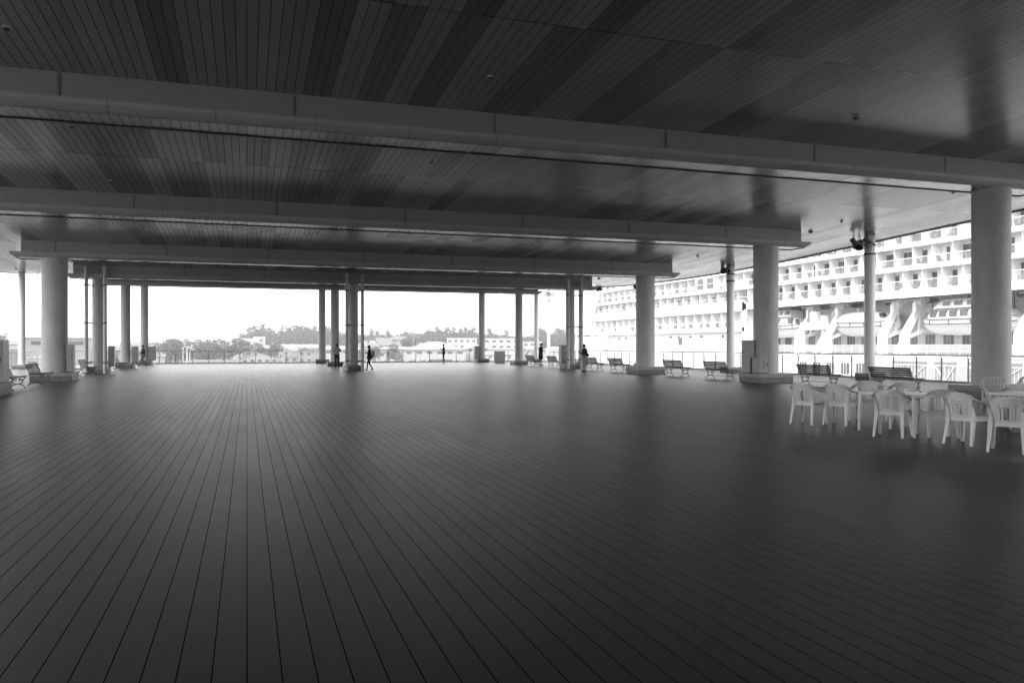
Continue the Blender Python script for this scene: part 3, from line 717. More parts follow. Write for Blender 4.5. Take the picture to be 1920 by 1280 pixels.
def parts_var(lst, name, mat, fn, cap=100):
    lst = sorted(lst, key=lambda a: a[0]); cache = {}
    for i, it in enumerate(lst[:cap]):
        key = tuple(round(v, 2) for v in it[2:])
        if key not in cache: o = sp_(fn(MB(), 0, -0.0, it), name, mat, smooth=False); cache[key] = o
        else: o = cache[key].copy(); COL.objects.link(o)
        o.location = (0, it[0], it[1])
    if len(lst) > cap:
        m_ = MB()
        for it in lst[cap:]: fn(m_, it[0], it[1], it)
        sp_(m_, name, mat, smooth=False)['kind'] = 'stuff'
parts_var([(y, z0, round(z1-z0, 2)) for y, z0, z1 in parts], 'balcony_partition', PART, lambda m_, y, z, it: m_.box(SX+.16, SX+1.59, y-.025, y+.025, z+.01, z+it[2]-.01))
def fdoor(m_, y, z, it): return m_.box(SX+1.53, SX+1.62, y, y+it[2], z+.03, z+it[3])
parts_var([(y, z, w_, h_) for y, w_, z, h_, kd in doors if kd == 1], 'balcony_door', WINM, fdoor)
parts_var([(y, z, w_, h_) for y, w_, z, h_, kd in doors if kd == 0], 'balcony_window', WING, fdoor)
parts_var([(y, z, w_, h_) for y, w_, z, h_, kd in doors if kd == 2], 'curtained_door', CURT, fdoor)
# framed block with two big windows
h = MB(); h.box(SX-.07, SX+2.0, 112.2, 118.6, 10.76, 13.0); sp_(h, 'window_block', SHIPD, smooth=False)
for y in (113.0, 116.0):
    h = MB(); h.box(SX-.10, SX-.075, y, y+2.0, 10.95, 11.7); h.box(SX-.10, SX-.075, y, y+2.0, 11.8, 12.7); sp_(h, 'suite_window', WING, smooth=False)
# vents in the thick band
h = MB()
for y in (108, 111, 119, 122, 125, 135, 138, 141, 146): h.box(SX-.07, SX-.045, y, y+1.5, 7.3, 7.9)
sp_(h, 'vent_grille', SHIPW, smooth=False)
# promenade: windows, upper oval windows, rail, rigging
def tri_window(y, z, X, w_=1.5, hh=1.15, nm='window', m_=WINM):
    h = MB()
    for k in range(3):
        a = y + k*w_/3; h.box(X-.03, X+.01, a+.04, a+w_/3-.04, z, z+hh)
    sp_(h, nm, m_, smooth=False)
y = 50.0
while y < 103:
    tri_window(y+.2, 1.75, SX+5); y += 2.62
for y in [50 + 6.1*k for k in range(9)]:
    h = MB(); pts = []
    for k in range(16):
        a = k*math.pi/8; pts.append((y + 1.1*math.copysign(abs(math.cos(a))**.5, math.cos(a)), 6.95 + .32*math.copysign(abs(math.sin(a))**.6, math.sin(a))))
    h.prism(pts, 0, SX+4.96, SX+5.01); sp_(h, 'oval_window', WING, smooth=False)
r = MB()
for z in (.85, 1.0, 1.15, 1.3, 1.45, 1.62): r.tube([(SX+.12, 8, z), (SX+.12, 155, z)], .022 if z < 1.6 else .035, 5)
for k in range(100): r.bar((SX+.12, 9+k*1.46, .6), (SX+.12, 9+k*1.46, 1.62), .05, .05)
sp_(r, 'promenade_rail', SHIPD)
# side door under the low balcony row, portholes
tri_window(sy(1279, SX+1.2), 1.6, SX+1.2, 1.3, 1.4, 'side_door'); 
for px in (1260, 1318, 1297): 
    y = sy(px, SX+1.2); h = MB(); h.box(SX+1.15, SX+1.2, y, y+.9, 3.0, 3.25); sp_(h, 'deck_lamp', WING, smooth=False)
for y in (138, 147, 150, 112, 126):
    h = MB(); h.box(SX+1.14, SX+1.2, y, y+.5, 2.9, 3.3); sp_(h, 'vent', WING, smooth=False)
h = MB()
for y in (108, 120, 132, 144): h.bar((SX+.3, y, .6), (SX+.3, y, 3.9), .16)
sp_(h, 'stanchion', SHIPD, smooth=False)
# ring lifebuoy mark on the wall
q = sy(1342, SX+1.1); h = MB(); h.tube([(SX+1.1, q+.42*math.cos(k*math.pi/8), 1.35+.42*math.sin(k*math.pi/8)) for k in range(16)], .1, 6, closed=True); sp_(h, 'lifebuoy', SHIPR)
# hull windows and shell doors
def rwin(y, z, w_, hh, nm, mt):
    r_ = .22; pts = []
    for cx, cy, a0 in ((y+w_-r_, z+hh-r_, 0), (y+r_, z+hh-r_, 90), (y+r_, z+r_, 180), (y+w_-r_, z+r_, 270)):
        for k in range(5): a = R(a0+22.5*k); pts.append((cx+r_*math.cos(a), cy+r_*math.sin(a)))
    h = MB(); h.prism(pts, 0, SX-.03, SX+.02); o = sp_(h, nm, mt, smooth=False)
    f = MB()
    for k in (1, 2): f.box(SX-.05, SX-.031, y+w_*k/3-.04, y+w_*k/3+.04, z, z+hh)
    sb(f).build('mullion', SHIP, o, smooth=False)
for k in range(5): rwin(79.6 + 2.68*k, -2.0, 1.45, 1.4, 'hull_window', WING)
def shelldoor(y0, y1):
    h = MB(); h.box(SX-.03, SX+.02, y0, y1, -2.95, -.15); o = sp_(h, 'shell_door', SHUT, smooth=False)
    f = MB(); n = int((y1-y0)/.42)
    for k in range(n+1): f.box(SX-.06, SX-.031, y0+k*(y1-y0)/n-.03, y0+k*(y1-y0)/n+.03, -2.3, -.7)
    m_ = (y0+y1)/2
    for z in (-.6, -2.35): f.box(SX-.12, SX-.035, y0, y1, z-.07, z+.07)
    f.bar((SX-.1, m_, -2.3), (SX-.1, y0+.2, -.7), .1, .12); f.bar((SX-.1, m_, -2.3), (SX-.1, y1-.2, -.7), .1, .12); f.bar((SX-.1, m_, -2.3), (SX-.1, m_, -.5), .1, .1)
    sb(f).build('brace', SHIP, o, smooth=False)
    f = MB(); f.box(SX-.09, SX-.032, y0, y1, -.5, -.2); sb(f).build('awning', LAMPG, o, smooth=False)
shelldoor(70.1, 75.2); shelldoor(66.2, 69.1); shelldoor(58.5, 64.7); shelldoor(52, 57)
for a, b_ in ((69.2, 70.0), (64.8, 66.1)):
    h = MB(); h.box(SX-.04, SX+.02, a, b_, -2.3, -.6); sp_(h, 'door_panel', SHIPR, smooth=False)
# davits
def davit(y):
    h = MB(); X = SX+.45
    h.bar((X, y, .6), (X, y, 2.7), .8, .8, up=(0,1,0))
    h.loft([[(X-.4, y-.4, 2.7), (X+.4, y-.4, 2.7), (X+.4, y+.4, 2.7), (X-.4, y+.4, 2.7)], [(X-.3, y-.3, 3.1), (X+.5, y-.3, 2.95), (X+.5, y+.3, 2.95), (X-.3, y+.3, 3.1)], [(X+2.2, y-.2, 6.75), (X+2.8, y-.2, 6.6), (X+2.8, y+.2, 6.6), (X+2.2, y+.2, 6.75)]])
    h.bar((X+.5, y, 2.6), (X+4.4, y, 3.9), .3, .4); h.bar((X+2.0, y, 3.1), (X+2.4, y, 5.6), .12, .2)
    o = sp_(h, 'davit', SHIPD, ang=30)
    k = MB(); k.cyl((X+2.2, y-.55, 6.6), (X+2.2, y+.55, 6.6), .36, n=14); k.box(X+1.4, X+2.0, y-.25, y+.25, 5.6, 6.6); k.cyl((X+3.0, y-.45, 6.9), (X+3.0, y+.45, 6.9), .28, n=12)
    k.tube([(X+1.6, y-1.2, 6.95), (X+1.6, y+1.4, 6.9)], .06, 5); k.tube([(X+1.7, y+.4, 6.3), (X+1.7, y+.4, 5.0)], .04, 5)
    sb(k).build('winch_head', SHIPD, o)
for y in (104.0, 92.6, 86.8, 77.2, 73.8, 59.2, 47.5): davit(y)
for y0, y1 in ((89.0, 88.4), (75.0, 74.2), (57.6, 57.0)):
    h = MB(); h.tube([(SX+.3, y0, .6), (SX+3.8, y1, 7.6)], .26, 10); sp_(h, 'brace_pole', SHIPD)
# raft platform between two davits
h = MB(); h.box(SX+.3, SX+3.4, 87.6, 92.0, 3.75, 3.95); h.box(SX+.3, SX+.42, 87.6, 92.0, 3.95, 4.7)
for y in (87.9, 91.6): h.bar((SX+.6, y, .6), (SX+.6, y, 3.75), .2)
sp_(h, 'raft_platform', SHIPD, smooth=False)
for y, r_, hh in ((88.7, .62, 1.7), (90.5, .85, 2.3)):
    h = MB(); h.lathe((SX+1.7, y, 3.95), [(r_, 0), (r_, hh*.92), (r_*.9, hh), (.1, hh+.03)], 16); sp_(h, 'raft_canister', BOATW)

def boat(yc, L, lab, tender, X=SX+2.9):
    t_ = thing('lifeboat', lab, 'lifeboat', (X, yc, 0), 0, 'lifeboats under the balconies of the ship')
    secs = []
    for i in range(17):
        s_ = -1 + 2*i/16; w_ = 1.75*(1-abs(s_)**3.2)**.6 + .04; kz = 2.75 + 1.1*abs(s_)**5
        secs.append([(x*w_, s_*L/2, kz + (4.5-kz)*f) for x, f in ((0, 0), (.55, .12), (.9, .55), (1, 1), (-1, 1), (-.9, .55), (-.55, .12))])
    b = MB(); b.loft(secs); b.build('hull', BOATW, t_, ang=40)
    def ring(hh0, hh1, k0, k1, n=17, pw=3.0, round_=True):
        out = []
        for i in range(n):
            s_ = k0 + (k1-k0)*i/(n-1); m_ = (2*i/(n-1)-1); w_ = 1.62*(1-abs(s_)**3.2)**.6 + .02; e_ = max(.0, 1-abs(m_)**pw)**.5; top = hh0 + (hh1-hh0)*e_ + .02
            out.append([(x*w_, s_*L/2, hh0 + (top-hh0)*f) for x, f in ((1, 0), (.97, .55), (.8, .88), (.45, 1), (-.45, 1), (-.8, .88), (-.97, .55), (-1, 0))])
        return out
    b = MB(); b.loft(ring(4.5, 5.75 if tender else 5.95, -.93, .93, pw=5 if tender else 3)); cab = b.build('canopy', BOATW, t_, ang=40)
    g = MB()
    for z, e_ in ((4.5, .03), (3.95, .0)):
        pts = []
        for i in range(17):
            s_ = -.95+1.9*i/16; pts.append((-(1.75*(1-abs(s_)**3.2)**.6+.06+e_), s_*L/2, z + .25*abs(s_)**4))
        g.tube(pts, .045, 5)
    for s_ in (-.7, -.25, .2, .65): g.bar((-1.85*(1-abs(s_)**3.2)**.6-.03, s_*L/2, 3.95), (-1.85*(1-abs(s_)**3.2)**.6-.03, s_*L/2, 4.5), .05)
    g.build('grab_line', BLK, t_)
    if tender:
        b = MB(); b.loft(ring(5.7, 6.75, -.62, .62, 9, 6)); top = b.build('wheelhouse', BOATW, t_, ang=40)
        for y0, y1, z0, z1, kind in [(-.86,-.73,4.75,5.35,0),(-.68,-.48,4.75,5.5,0),(-.16,-.0,4.8,5.5,0),(.06,.22,4.8,5.5,0),(.28,.44,4.8,5.5,0),(.5,.66,4.8,5.5,0),(.72,.84,4.75,5.35,0)]:
            xw = 1.62*(1-abs((y0+y1)/2)**3.2)**.6; w2 = MB(); w2.prism([(y0*L/2, z0), (y1*L/2, z0), (y1*L/2-.06, z1), (y0*L/2+.06, z1)], 0, -xw-.05, -xw+.25); w2.build('window', WING, t_, smooth=False)
        for y0, y1 in ((-.52,-.38),(-.3,-.14),(-.06,.12),(.2,.36)):
            w2 = MB(); w2.prism([(y0*L/2, 6.0), (y1*L/2, 6.0), (y1*L/2-.05, 6.5), (y0*L/2+.1, 6.5)], 0, -1.62, -1.2); w2.build('window', WING, t_, smooth=False)
    else:
        b = MB(); b.tube([(-1.66*math.sin(a)*.98, -.22*L, 4.5 + 1.47*abs(math.cos(a))**.75) for a in [R(90-10*k) for k in range(10)]], .035, 5); b.build('strap', BLK, t_)
        w2 = MB(); w2.prism([(-.80*L/2, 5.15), (-.68*L/2, 5.1), (-.66*L/2, 5.55), (-.74*L/2, 5.6)], 0, -1.5, -.9); w2.build('hatch', BLK, t_, smooth=False)
        b = MB(); b.lathe((0, .15*L, 5.9), [(.22, 0), (.22, .45), (.1, .6)], 10); b.build('vent_cowl', BOATW, t_)
    b = MB()
    for s_ in (-.82, .82): b.tube([(0, s_*L/2, 5.2), (0, s_*L/2, 6.9)], .05, 5)
    b.build('hoist_cable', BLK, t_)
boat(67.0, 12.6, 'white tender boat with rows of windows, left of the thickest column', True)
boat(82.3, 10.6, 'plain round topped white lifeboat with one black strap, mid ship', False)
boat(98.6, 9.6, 'white windowed boat half hidden behind the column with cabinets', True)
boat(52.5, 11.5, 'white boat right of the thickest column at the photo edge', True)
# balcony chairs
proto = None; 
for (y, z, far) in chpos:
    if proto is None:
        proto = thing('balcony_chair', 'dark lounge chair standing on a balcony of the cruise ship', 'balcony chair', (0,0,0), 0, 'dark chairs on the balconies of the ship')
        b = MB(); b.box(-.28, .28, -.3, .3, .32, .42); b.build('seat', DCH, proto)
        b = MB(); b.cbox((0, -.32, .66), (.56, .06, .62), Matrix.Rotation(R(14), 3, 'X')); b.build('backrest', DCH, proto)
        b = MB()
        for sx in (-.26, .26):
            for s2 in (-.28, .28): b.bar((sx, s2, 0), (sx, s2, .55 if s2 > 0 else .34), .04)
            b.bar((sx, -.3, .56), (sx, .3, .56), .05, .03)
        b.build('frame', DCH, proto); o = proto
    else: o = dup(proto, (0,0,0), 0)
    o.location = (SX + random.uniform(.5, .95), y, z + .02); o.rotation_euler = (0, 0, random.choice([R(180), R(160), R(200), R(90), R(0)]))

# ---------------------------------------------------------------- the town, hills and trees beyond
def hz(px, D):
    "hill height: a ridge rising behind the town"
    k = max(0, min(1, (D-440)/120)); r_ = max(0, min(1, (px-420)/60)) * .72 + .28
    return -7.0 + 10.5*r_*k*k*(3-2*k)
g = MB(); pxs = [-700 + 60*i for i in range(46)]; Ds = [430, 450, 480, 510, 540, 570, 620, 700, 800]
for D in Ds:
    for px in pxs: q = at(px, D); g.v.append((q.x, q.y, hz(px, D) + (.02 if D < 700 else -1.5*(D-620)/100)))
for j in range(len(Ds)-1):
    for i in range(len(pxs)-1): a = j*len(pxs)+i; g.f.append((a, a+1, a+len(pxs)+1, a+len(pxs)))
tag(g.build('hills', HILL, ang=80, fix=False), kind='structure')

def leaf_blob(mb, c, r, n, size, sq=.7, rnd=random):
    for _ in range(n):
        while True:
            v = Vector((rnd.uniform(-1,1), rnd.uniform(-1,1), rnd.uniform(-1,1)))
            if .25 < v.length < 1: break
        v = v.normalized() * (v.length ** .5)
        p = Vector(c) + Vector((v.x*r, v.y*r, v.z*r*sq)); a = Vector((rnd.gauss(0,1), rnd.gauss(0,1), rnd.gauss(0,1))).normalized(); b_ = a.orthogonal().normalized(); c2 = a.cross(b_)
        s = size*rnd.uniform(.6, 1.5); k = len(mb.v)
        mb.v += [tuple(p+b_*s), tuple(p+c2*s*.8), tuple(p-b_*s*.9+a*s*.3), tuple(p-c2*s*.8)]; mb.f.append((k, k+1, k+2, k+3))
def skyline(px):
    T = [(-200,634),(60,634),(200,637),(330,637),(430,634),(452,628),(470,616),(490,612),(520,618),(545,614),(580,613),(610,616),(640,617),(690,622),(740,622),(790,619),(815,615),(860,618),(900,619),(930,622),(985,625),(1020,618),(1060,622),(1400,630),(2200,640)]
    for (a, ya), (b_, yb) in zip(T, T[1:]):
        if a <= px <= b_: return ya + (yb-ya)*(px-a)/(b_-a)
    return 640
rr_ = random.Random(3)
fo = MB()
for D, low, stepx, nn in ((500, 16, 9, 170), (540, 9, 8, 190), (580, 5, 8, 190), (620, 4.5, 9, 140)):
    px = 230.0 if D > 560 else 425.0
    while px < 1100:
        yt = skyline(px) + low + rr_.uniform(-1.5, 2.5); D2 = D + rr_.uniform(-12, 12); zt = zat(yt, D2); zb = hz(px, D2)
        hgt = max(3.0, zt - zb); r_ = rr_.uniform(3.2, 4.8); q = at(px, D2)
        leaf_blob(fo, (q.x, q.y, zt - r_*.7), r_, nn, .42, .75, rr_)
        leaf_blob(fo, (q.x + rr_.uniform(-2, 2), q.y, zt - r_*1.8), r_*1.1, nn, .46, .9, rr_)
        if hgt > 11: leaf_blob(fo, (q.x + rr_.uniform(-2, 2), q.y, zt - r_*3.0), r_*1.1, int(nn*.7), .5, .9, rr_)
        px += stepx * rr_.uniform(.7, 1.3)
tag(fo.build('forest', LEAFD, smooth=False, fix=False), 'dense grey wood covering the far hill', 'forest', kind='stuff')
def tree(px, D, ytop, width, lab, grp, kind='pine', mat=None, zb=None):
    q = at(px, D); zt = zat(ytop, D); z0 = hz(px, D) if zb is None else zb; H_ = zt - z0
    t_ = thing({'pine': 'pine_tree', 'broad': 'broadleaf_tree'}[kind], lab, 'tree', (q.x, q.y, z0-.1), 0, grp)
    tr = MB(); r0 = .02*H_ + .08; lean = rr_.uniform(-.05, .05)*H_
    tr.tube([(0,0,0), (lean*.4, 0, H_*.5), (lean, 0, H_*.93)], [r0, r0*.7, r0*.25], 7)
    cr = MB(); W = width/2
    if kind == 'pine':
        nl = 5
        for k in range(nl):
            f = .52 + .46*k/(nl-1)
            for _ in range(2 if k < nl-1 else 1):
                a = rr_.uniform(0, 6.28); d_ = W*(1.15-f)*rr_.uniform(.5, 1.4); c_ = (lean*f + math.cos(a)*d_, math.sin(a)*d_, H_*f)
                leaf_blob(cr, c_, W*rr_.uniform(.42, .62), 150, max(.2, W*.06), .42, rr_); tr.tube([(lean*f, 0, H_*f*.93), c_], [r0*.35, r0*.15], 5)
    else:
        for k in range(9):
            a = rr_.uniform(0, 6.28); f = rr_.uniform(.35, .9); d_ = W*math.sin(min(1, (1.02-f)*2.2)*1.5)*rr_.uniform(.2, .75); c_ = (math.cos(a)*d_, math.sin(a)*d_, H_*f*.95)
            leaf_blob(cr, c_, W*rr_.uniform(.38, .6), 330, max(.18, W*.04), .75, rr_); tr.tube([(0, 0, H_*f*.6), c_], [r0*.4, r0*.15], 5)
    tr.build('trunk', TRUNK, t_); cr.build('crown', mat or LEAFD, t_, smooth=False, fix=False)
PINES = [(452,623,6),(468,612,9),(480,611,8),(493,608,11),(507,613,8),(530,608,7),(540,613,9),(552,610,10),(565,609,11),(577,612,9),(590,611,8),(612,612,8),(622,612,8),(695,616,6),(706,619,6),(728,619,6),(760,620,7),(802,618,6),(818,610,8),(838,613,8),(850,612,7),(862,615,6),(873,613,9),(886,612,8),(918,614,8),(948,619,7),(1012,614,8),(1020,616,7),(1046,615,9),(1056,617,8)]
for i, (px, yt, w_) in enumerate(PINES):
    tree(px, 575 + rr_.uniform(-15, 20), yt, w_, 'pine rising above the ridge wood, %s ridge pine from the left' % nwords[i], 'pines along the wooded ridge')
MID = [(0,385,626,9,'pine'),(312,385,640,20,'broad'),(334,400,638,16,'broad'),(296,395,646,12,'broad'),(356,395,650,13,'broad'),(378,392,646,16,'broad'),(398,385,641,22,'broad'),(422,396,650,13,'broad'),(449,400,638,14,'pine'),(480,405,642,12,'broad'),(516,402,643,9,'broad'),(704,400,652,9,'broad'),(738,430,646,12,'broad'),(768,440,633,14,'broad'),(352,600,633,9,'broad'),(372,600,634,9,'broad')]
for i, (px, D, yt, w_, kd) in enumerate(MID):
    tree(px, D, yt, w_*1.0 if D < 500 else w_, 'tree among the town houses, %s such tree from the left' % nwords[sorted(range(len(MID)), key=lambda a: MID[a][0]).index(i)], 'trees among the houses', kd, LEAFM, -7.0 if D < 440 else None)

def windows(par, w_, z0, z1, cols, rws, y, mat=WIND, fr=.5):
    for r_ in range(rws):
        for c_ in range(cols):
            cx = -w_/2 + w_*(c_+.5)/cols; ww = w_/cols*fr/2; zz = z0 + (z1-z0)*(r_+.35)/rws; h_ = (z1-z0)/rws*.38
            m_ = MB(); m_.box(cx-ww, cx+ww, y-.06, y+.02, zz, zz+h_); m_.build('window', mat, par, smooth=False)
def house(px, D, w_, dp, ye, yr, rz, lab, wall=WALLW, roof=ROOFD, cols=3, rws=1, hip=False, gable_front=False, base=None, grp='houses of the town beyond the railing', name='house', cat='house', flat=False):
    q = at(px, D); z0 = base if base is not None else hz(px, D); ze, zr = zat(ye, D)-z0, zat(yr, D)-z0
    view = -math.atan2(q.x, q.y)
    t_ = thing(name, lab, cat, (q.x, q.y, z0-.05), view + R(rz), grp)
    b = MB(); b.box(-w_/2, w_/2, 0, dp, 0, ze); b.build('wall', wall, t_, smooth=False)
    b = MB(); o = .5
    if flat: b.box(-w_/2-.2, w_/2+.2, -.2, dp+.2, ze+.002, max(zr, ze+.35))
    elif hip:
        i_ = min(dp/2, w_*.4)
        b.add([(-w_/2-o,-o,ze),(w_/2+o,-o,ze),(w_/2+o,dp+o,ze),(-w_/2-o,dp+o,ze),(-w_/2+i_,dp/2,zr),(w_/2-i_,dp/2,zr)], [(0,1,5,4),(1,2,5),(2,3,4,5),(3,0,4),(3,2,1,0)])
    elif gable_front:
        b.prism([(-w_/2-o, ze-.25), (0, zr), (w_/2+o, ze-.25), (w_/2+o, ze), (0, zr+.3), (-w_/2-o, ze)], 1, -o, dp+o)
        g_ = MB(); g_.prism([(-w_/2, ze), (w_/2, ze), (0, zr-.05)], 1, 0, dp); g_.build('gable', wall, t_, smooth=False)
    else:
        b.prism([(-o, ze-.2), (dp/2, zr), (dp+o, ze-.2), (dp+o, ze), (dp/2, zr+.25), (-o, ze)], 0, -w_/2-o, w_/2+o)
        g_ = MB(); g_.prism([(0, ze), (dp, ze), (dp/2, zr-.05)], 0, -w_/2, w_/2); g_.build('gable', wall, t_, smooth=False)
    b.build('roof', roof, t_, smooth=False)
    windows(t_, w_, max(0, ze-3.0*rws) if rws else 0, ze, cols, rws, 0)
    return t_
house(487, 385, 17, 10, 671, 661, 6, 'traditional house with a wide low front roof and white gable', cols=5, gable_front=True)
house(483, 402, 13, 9, 658, 648.5, 6, 'taller dark roofed gabled house rising behind the low one', WALLG, ROOFD, 3, 1, gable_front=True)
house(573, 390, 6.8, 9, 658, 652, -6, 'narrow two storey grey house with a front gable', WALLG, ROOFD, 2, 2, gable_front=True)
house(545, 392, 7, 8, 669, 664, 8, 'small low white house beside the narrow two storey one', cols=2)
house(527, 412, 11, 9, 658, 646, -30, 'white gabled house behind the traditional roofs', WALLW, ROOFL, 2, 1, gable_front=True)
house(560, 430, 26, 12, 651, 646, 4, 'long white roofed shed below the left wood', WALLW, ROOFL, 6, 1)
house(532, 440, 22, 10, 652, 648, -5, 'long low pale warehouse left of the slim columns', WALLG, ROOFL, 5, 1)
house(460, 440, 15, 12, 640, 634, 3, 'white flat topped concrete building behind the trees at left', WALLW, WALLW, 4, 2, flat=True)
house(487, 445, 6, 8, 633, 631, 3, 'small white roof block on top of the pale building', WALLW, WALLW, 1, 1, flat=True)
house(108, 250, 19, 14, 634.5, 633, 3, 'big grey flat roofed warehouse at the far left', WALLG, ROOFD, 2, 1, flat=True, base=-7)
house(55, 300, 20, 12, 645, 640, 0, 'pale long building left of the warehouse', WALLW, ROOFD, 4, 1, base=-7)
house(26, 255, 9, 8, 655, 648, 12, 'dark hip roofed house behind the left railing', WALLG, ROOFD, 2, 1, hip=True, base=-7)
house(84, 230, 12, 8, 672, 664, -8, 'low hip roofed house under the warehouse', WALLW, ROOFD, 2, 1, hip=True, base=-7)
house(212, 300, 22, 12, 658, 650, -4, 'house with a wide dark roof between left slim columns', WALLG, ROOFD, 3, 1, base=-7)
house(290, 380, 9, 8, 667, 660, 0, 'low white shed beside the far left column', WALLW, ROOFL, 2, 0, base=-7)
house(285, 500, 12, 8, 651, 647, 6, 'pale house on the low rise left of the trees', WALLW, ROOFD, 3, 1)
house(254, 540, 12, 9, 647, 642, -8, 'far pale house near the left skyline', WALLW, ROOFD, 3, 1)
house(330, 540, 13, 9, 646, 642, 5, 'far house showing above the left trees', WALLG, ROOFD, 3, 1)
house(390, 560, 16, 9, 645, 640, -5, 'far low building on the skyline above the left trees', WALLW, ROOFL, 3, 1)
house(428, 455, 9, 8, 650, 645, 10, 'small white house half behind trees at left', WALLW, ROOFD, 2, 1)
house(720, 490, 9, 8, 640, 634, 6, 'pale house low on the wooded slope, left one of the slope houses', WALLG, ROOFD, 2, 1)
house(748, 500, 16, 10, 636, 630, -6, 'wide hip roofed house high on the wooded slope', WALLG, ROOFD, 4, 1, hip=True)
house(732, 470, 12, 9, 647, 641, 10, 'dark roofed house midway down the slope', WALLW, ROOFD, 3, 1)
house(767, 465, 12, 9, 650, 645, -10, 'low house at the foot of the wooded slope', WALLW, ROOFD, 3, 1)
house(745, 430, 15, 10, 655, 650, 3, 'white box building with a dark sign strip over the car park', WALLW, WALLW, 3, 1, flat=True)
house(708, 425, 9, 9, 660, 655, -7, 'small white house just right of the walking person', WALLW, ROOFD, 2, 1)
house(690, 455, 12, 9, 650, 644, -7, 'grey roofed house behind the drain pipe right side', WALLG, ROOFD, 2, 1)
house(640, 430, 18, 9, 655, 650, 3, 'pale long house between the middle columns', WALLW, ROOFL, 4, 1)
house(815, 420, 32, 26, 656, 640, 0, 'large white hall with a wide hipped pale roof', WALLW, ROOFL, 6, 1, hip=True)
house(866, 455, 17, 12, 634.5, 633.5, 0, 'white modern flat roofed building behind the hall', WALLW, WALLW, 5, 2, flat=True)
house(940, 445, 20, 12, 635, 634, 0, 'long white flat roofed building with big windows', WALLW, WALLW, 5, 2, flat=True)
house(896, 430, 12, 8, 651, 647, 0, 'low white annex between the flat roofed buildings', WALLW, ROOFL, 3, 1)
house(992, 450, 14, 10, 641, 640, 0, 'white low block left of the outer column', WALLW, WALLW, 4, 1, flat=True)
house(1040, 380, 16, 12, 658, 650, 0, 'white tent like roof near the light mast', WALLW, ROOFL, 2, 0, hip=True, cat='building')
house(925, 420, 20, 8, 664, 661, 0, 'white row of low garages at the far railing', WALLW, ROOFL, 6, 1)

hr_ = random.Random(11)
FAR = [(236,470),(262,430),(276,520),(300,560),(318,500),(346,580),(362,520),(380,600),(404,540),(416,500),(440,520),(500,470),(518,480),(548,465),(570,470),(596,450),(616,470),(652,480),(668,440),(694,500),(700,470),(728,455),(756,480),(780,490),(792,455),(884,480),(960,470),(1012,440),(1052,440)]
for i, (px, D) in enumerate(FAR):
    z0 = hz(px, D); ye = HOR - (z0 + hr_.uniform(3.2, 5.0) - EYE)*FPX/D; w_ = hr_.uniform(8, 13)
    house(px, D, w_, hr_.uniform(7, 9), ye, ye - hr_.uniform(1.6, 2.6)*FPX/D, hr_.uniform(-35, 35), 'small distant house of the hazy town, %s such house from the left' % nwords[i], hr_.choice([WALLW, WALLG, WALLM]), hr_.choice([ROOFD, ROOFD, ROOFL, ROOFM]), hr_.choice([2, 3]), 1, hip=hr_.random() < .4, gable_front=False, grp='small distant houses of the town')
# boundary wall and hedge
def strip(px0, px1, D, yt, h_, nm, cat, lab, mat, th=.3):
    a, b_ = at(px0, D), at(px1, D); m_ = MB(); z1 = zat(yt, D); m_.bar((a.x, a.y, z1-h_/2), (b_.x, b_.y, z1-h_/2), th, h_); tag(m_.build(nm, mat, smooth=False), lab, cat)
strip(355, 456, 372, 674, 3.4, 'garden_wall', 'wall', 'long low pale wall under the left trees', WALLG)
hm = MB(); 
for k in range(14):
    q = at(807 + k*2.9, 395); leaf_blob(hm, (q.x, q.y, -6.1), 1.2, 60, .22, .9, rr_)
tag(hm.build('hedge', LEAFD, smooth=False, fix=False), 'dark clipped hedge behind the person in the cap', 'hedge')
def pole(px, D, yt, lab, lamp=False, r_=.16):
    q = at(px, D); z1 = zat(yt, D)+7; t_ = thing('street_lamp' if lamp else 'utility_pole', lab, 'street lamp' if lamp else 'utility pole', (q.x, q.y, -7))
    b = MB(); b.lathe((0,0,0), [(r_, 0), (r_*.7, z1)], 8); b.build('pole', MAST if lamp else WALLG, t_)
    b = MB()
    if lamp:
        b.tube([(0,0,z1), (1.0,0,z1+.25), (1.7,0,z1+.2)], .06, 6); b.build('arm', MAST, t_); b = MB(); b.ball((1.7,0,z1+.12), .4, 8, 5, (1, .5, .35)); b.build('lamp_head', MAST, t_)
    else:
        for k in (.4, 1.2): b.bar((-1.0, 0, z1-k), (1.0, 0, z1-k), .12)
        b.build('crossarm', WALLG, t_)
for a in ((343, 330, 651, 'white street lamp standing before the left trees', True), (350.5, 300, 653, 'thick pale pole right of the white street lamp', True, .25), (356, 360, 656, 'short lamp post right of the thick pale pole', True),
          (208, 420, 625, 'thin utility pole on the skyline between left columns', False), (304, 480, 630, 'utility pole rising above the far left roofs', False), (711, 420, 627, 'utility pole left of the slope houses', False), (775, 430, 632, 'utility pole above the white hall roof', False), (512, 430, 640, 'utility pole behind the gabled houses', False), (589, 400, 652, 'pole right of the narrow grey house', False)): pole(*a)

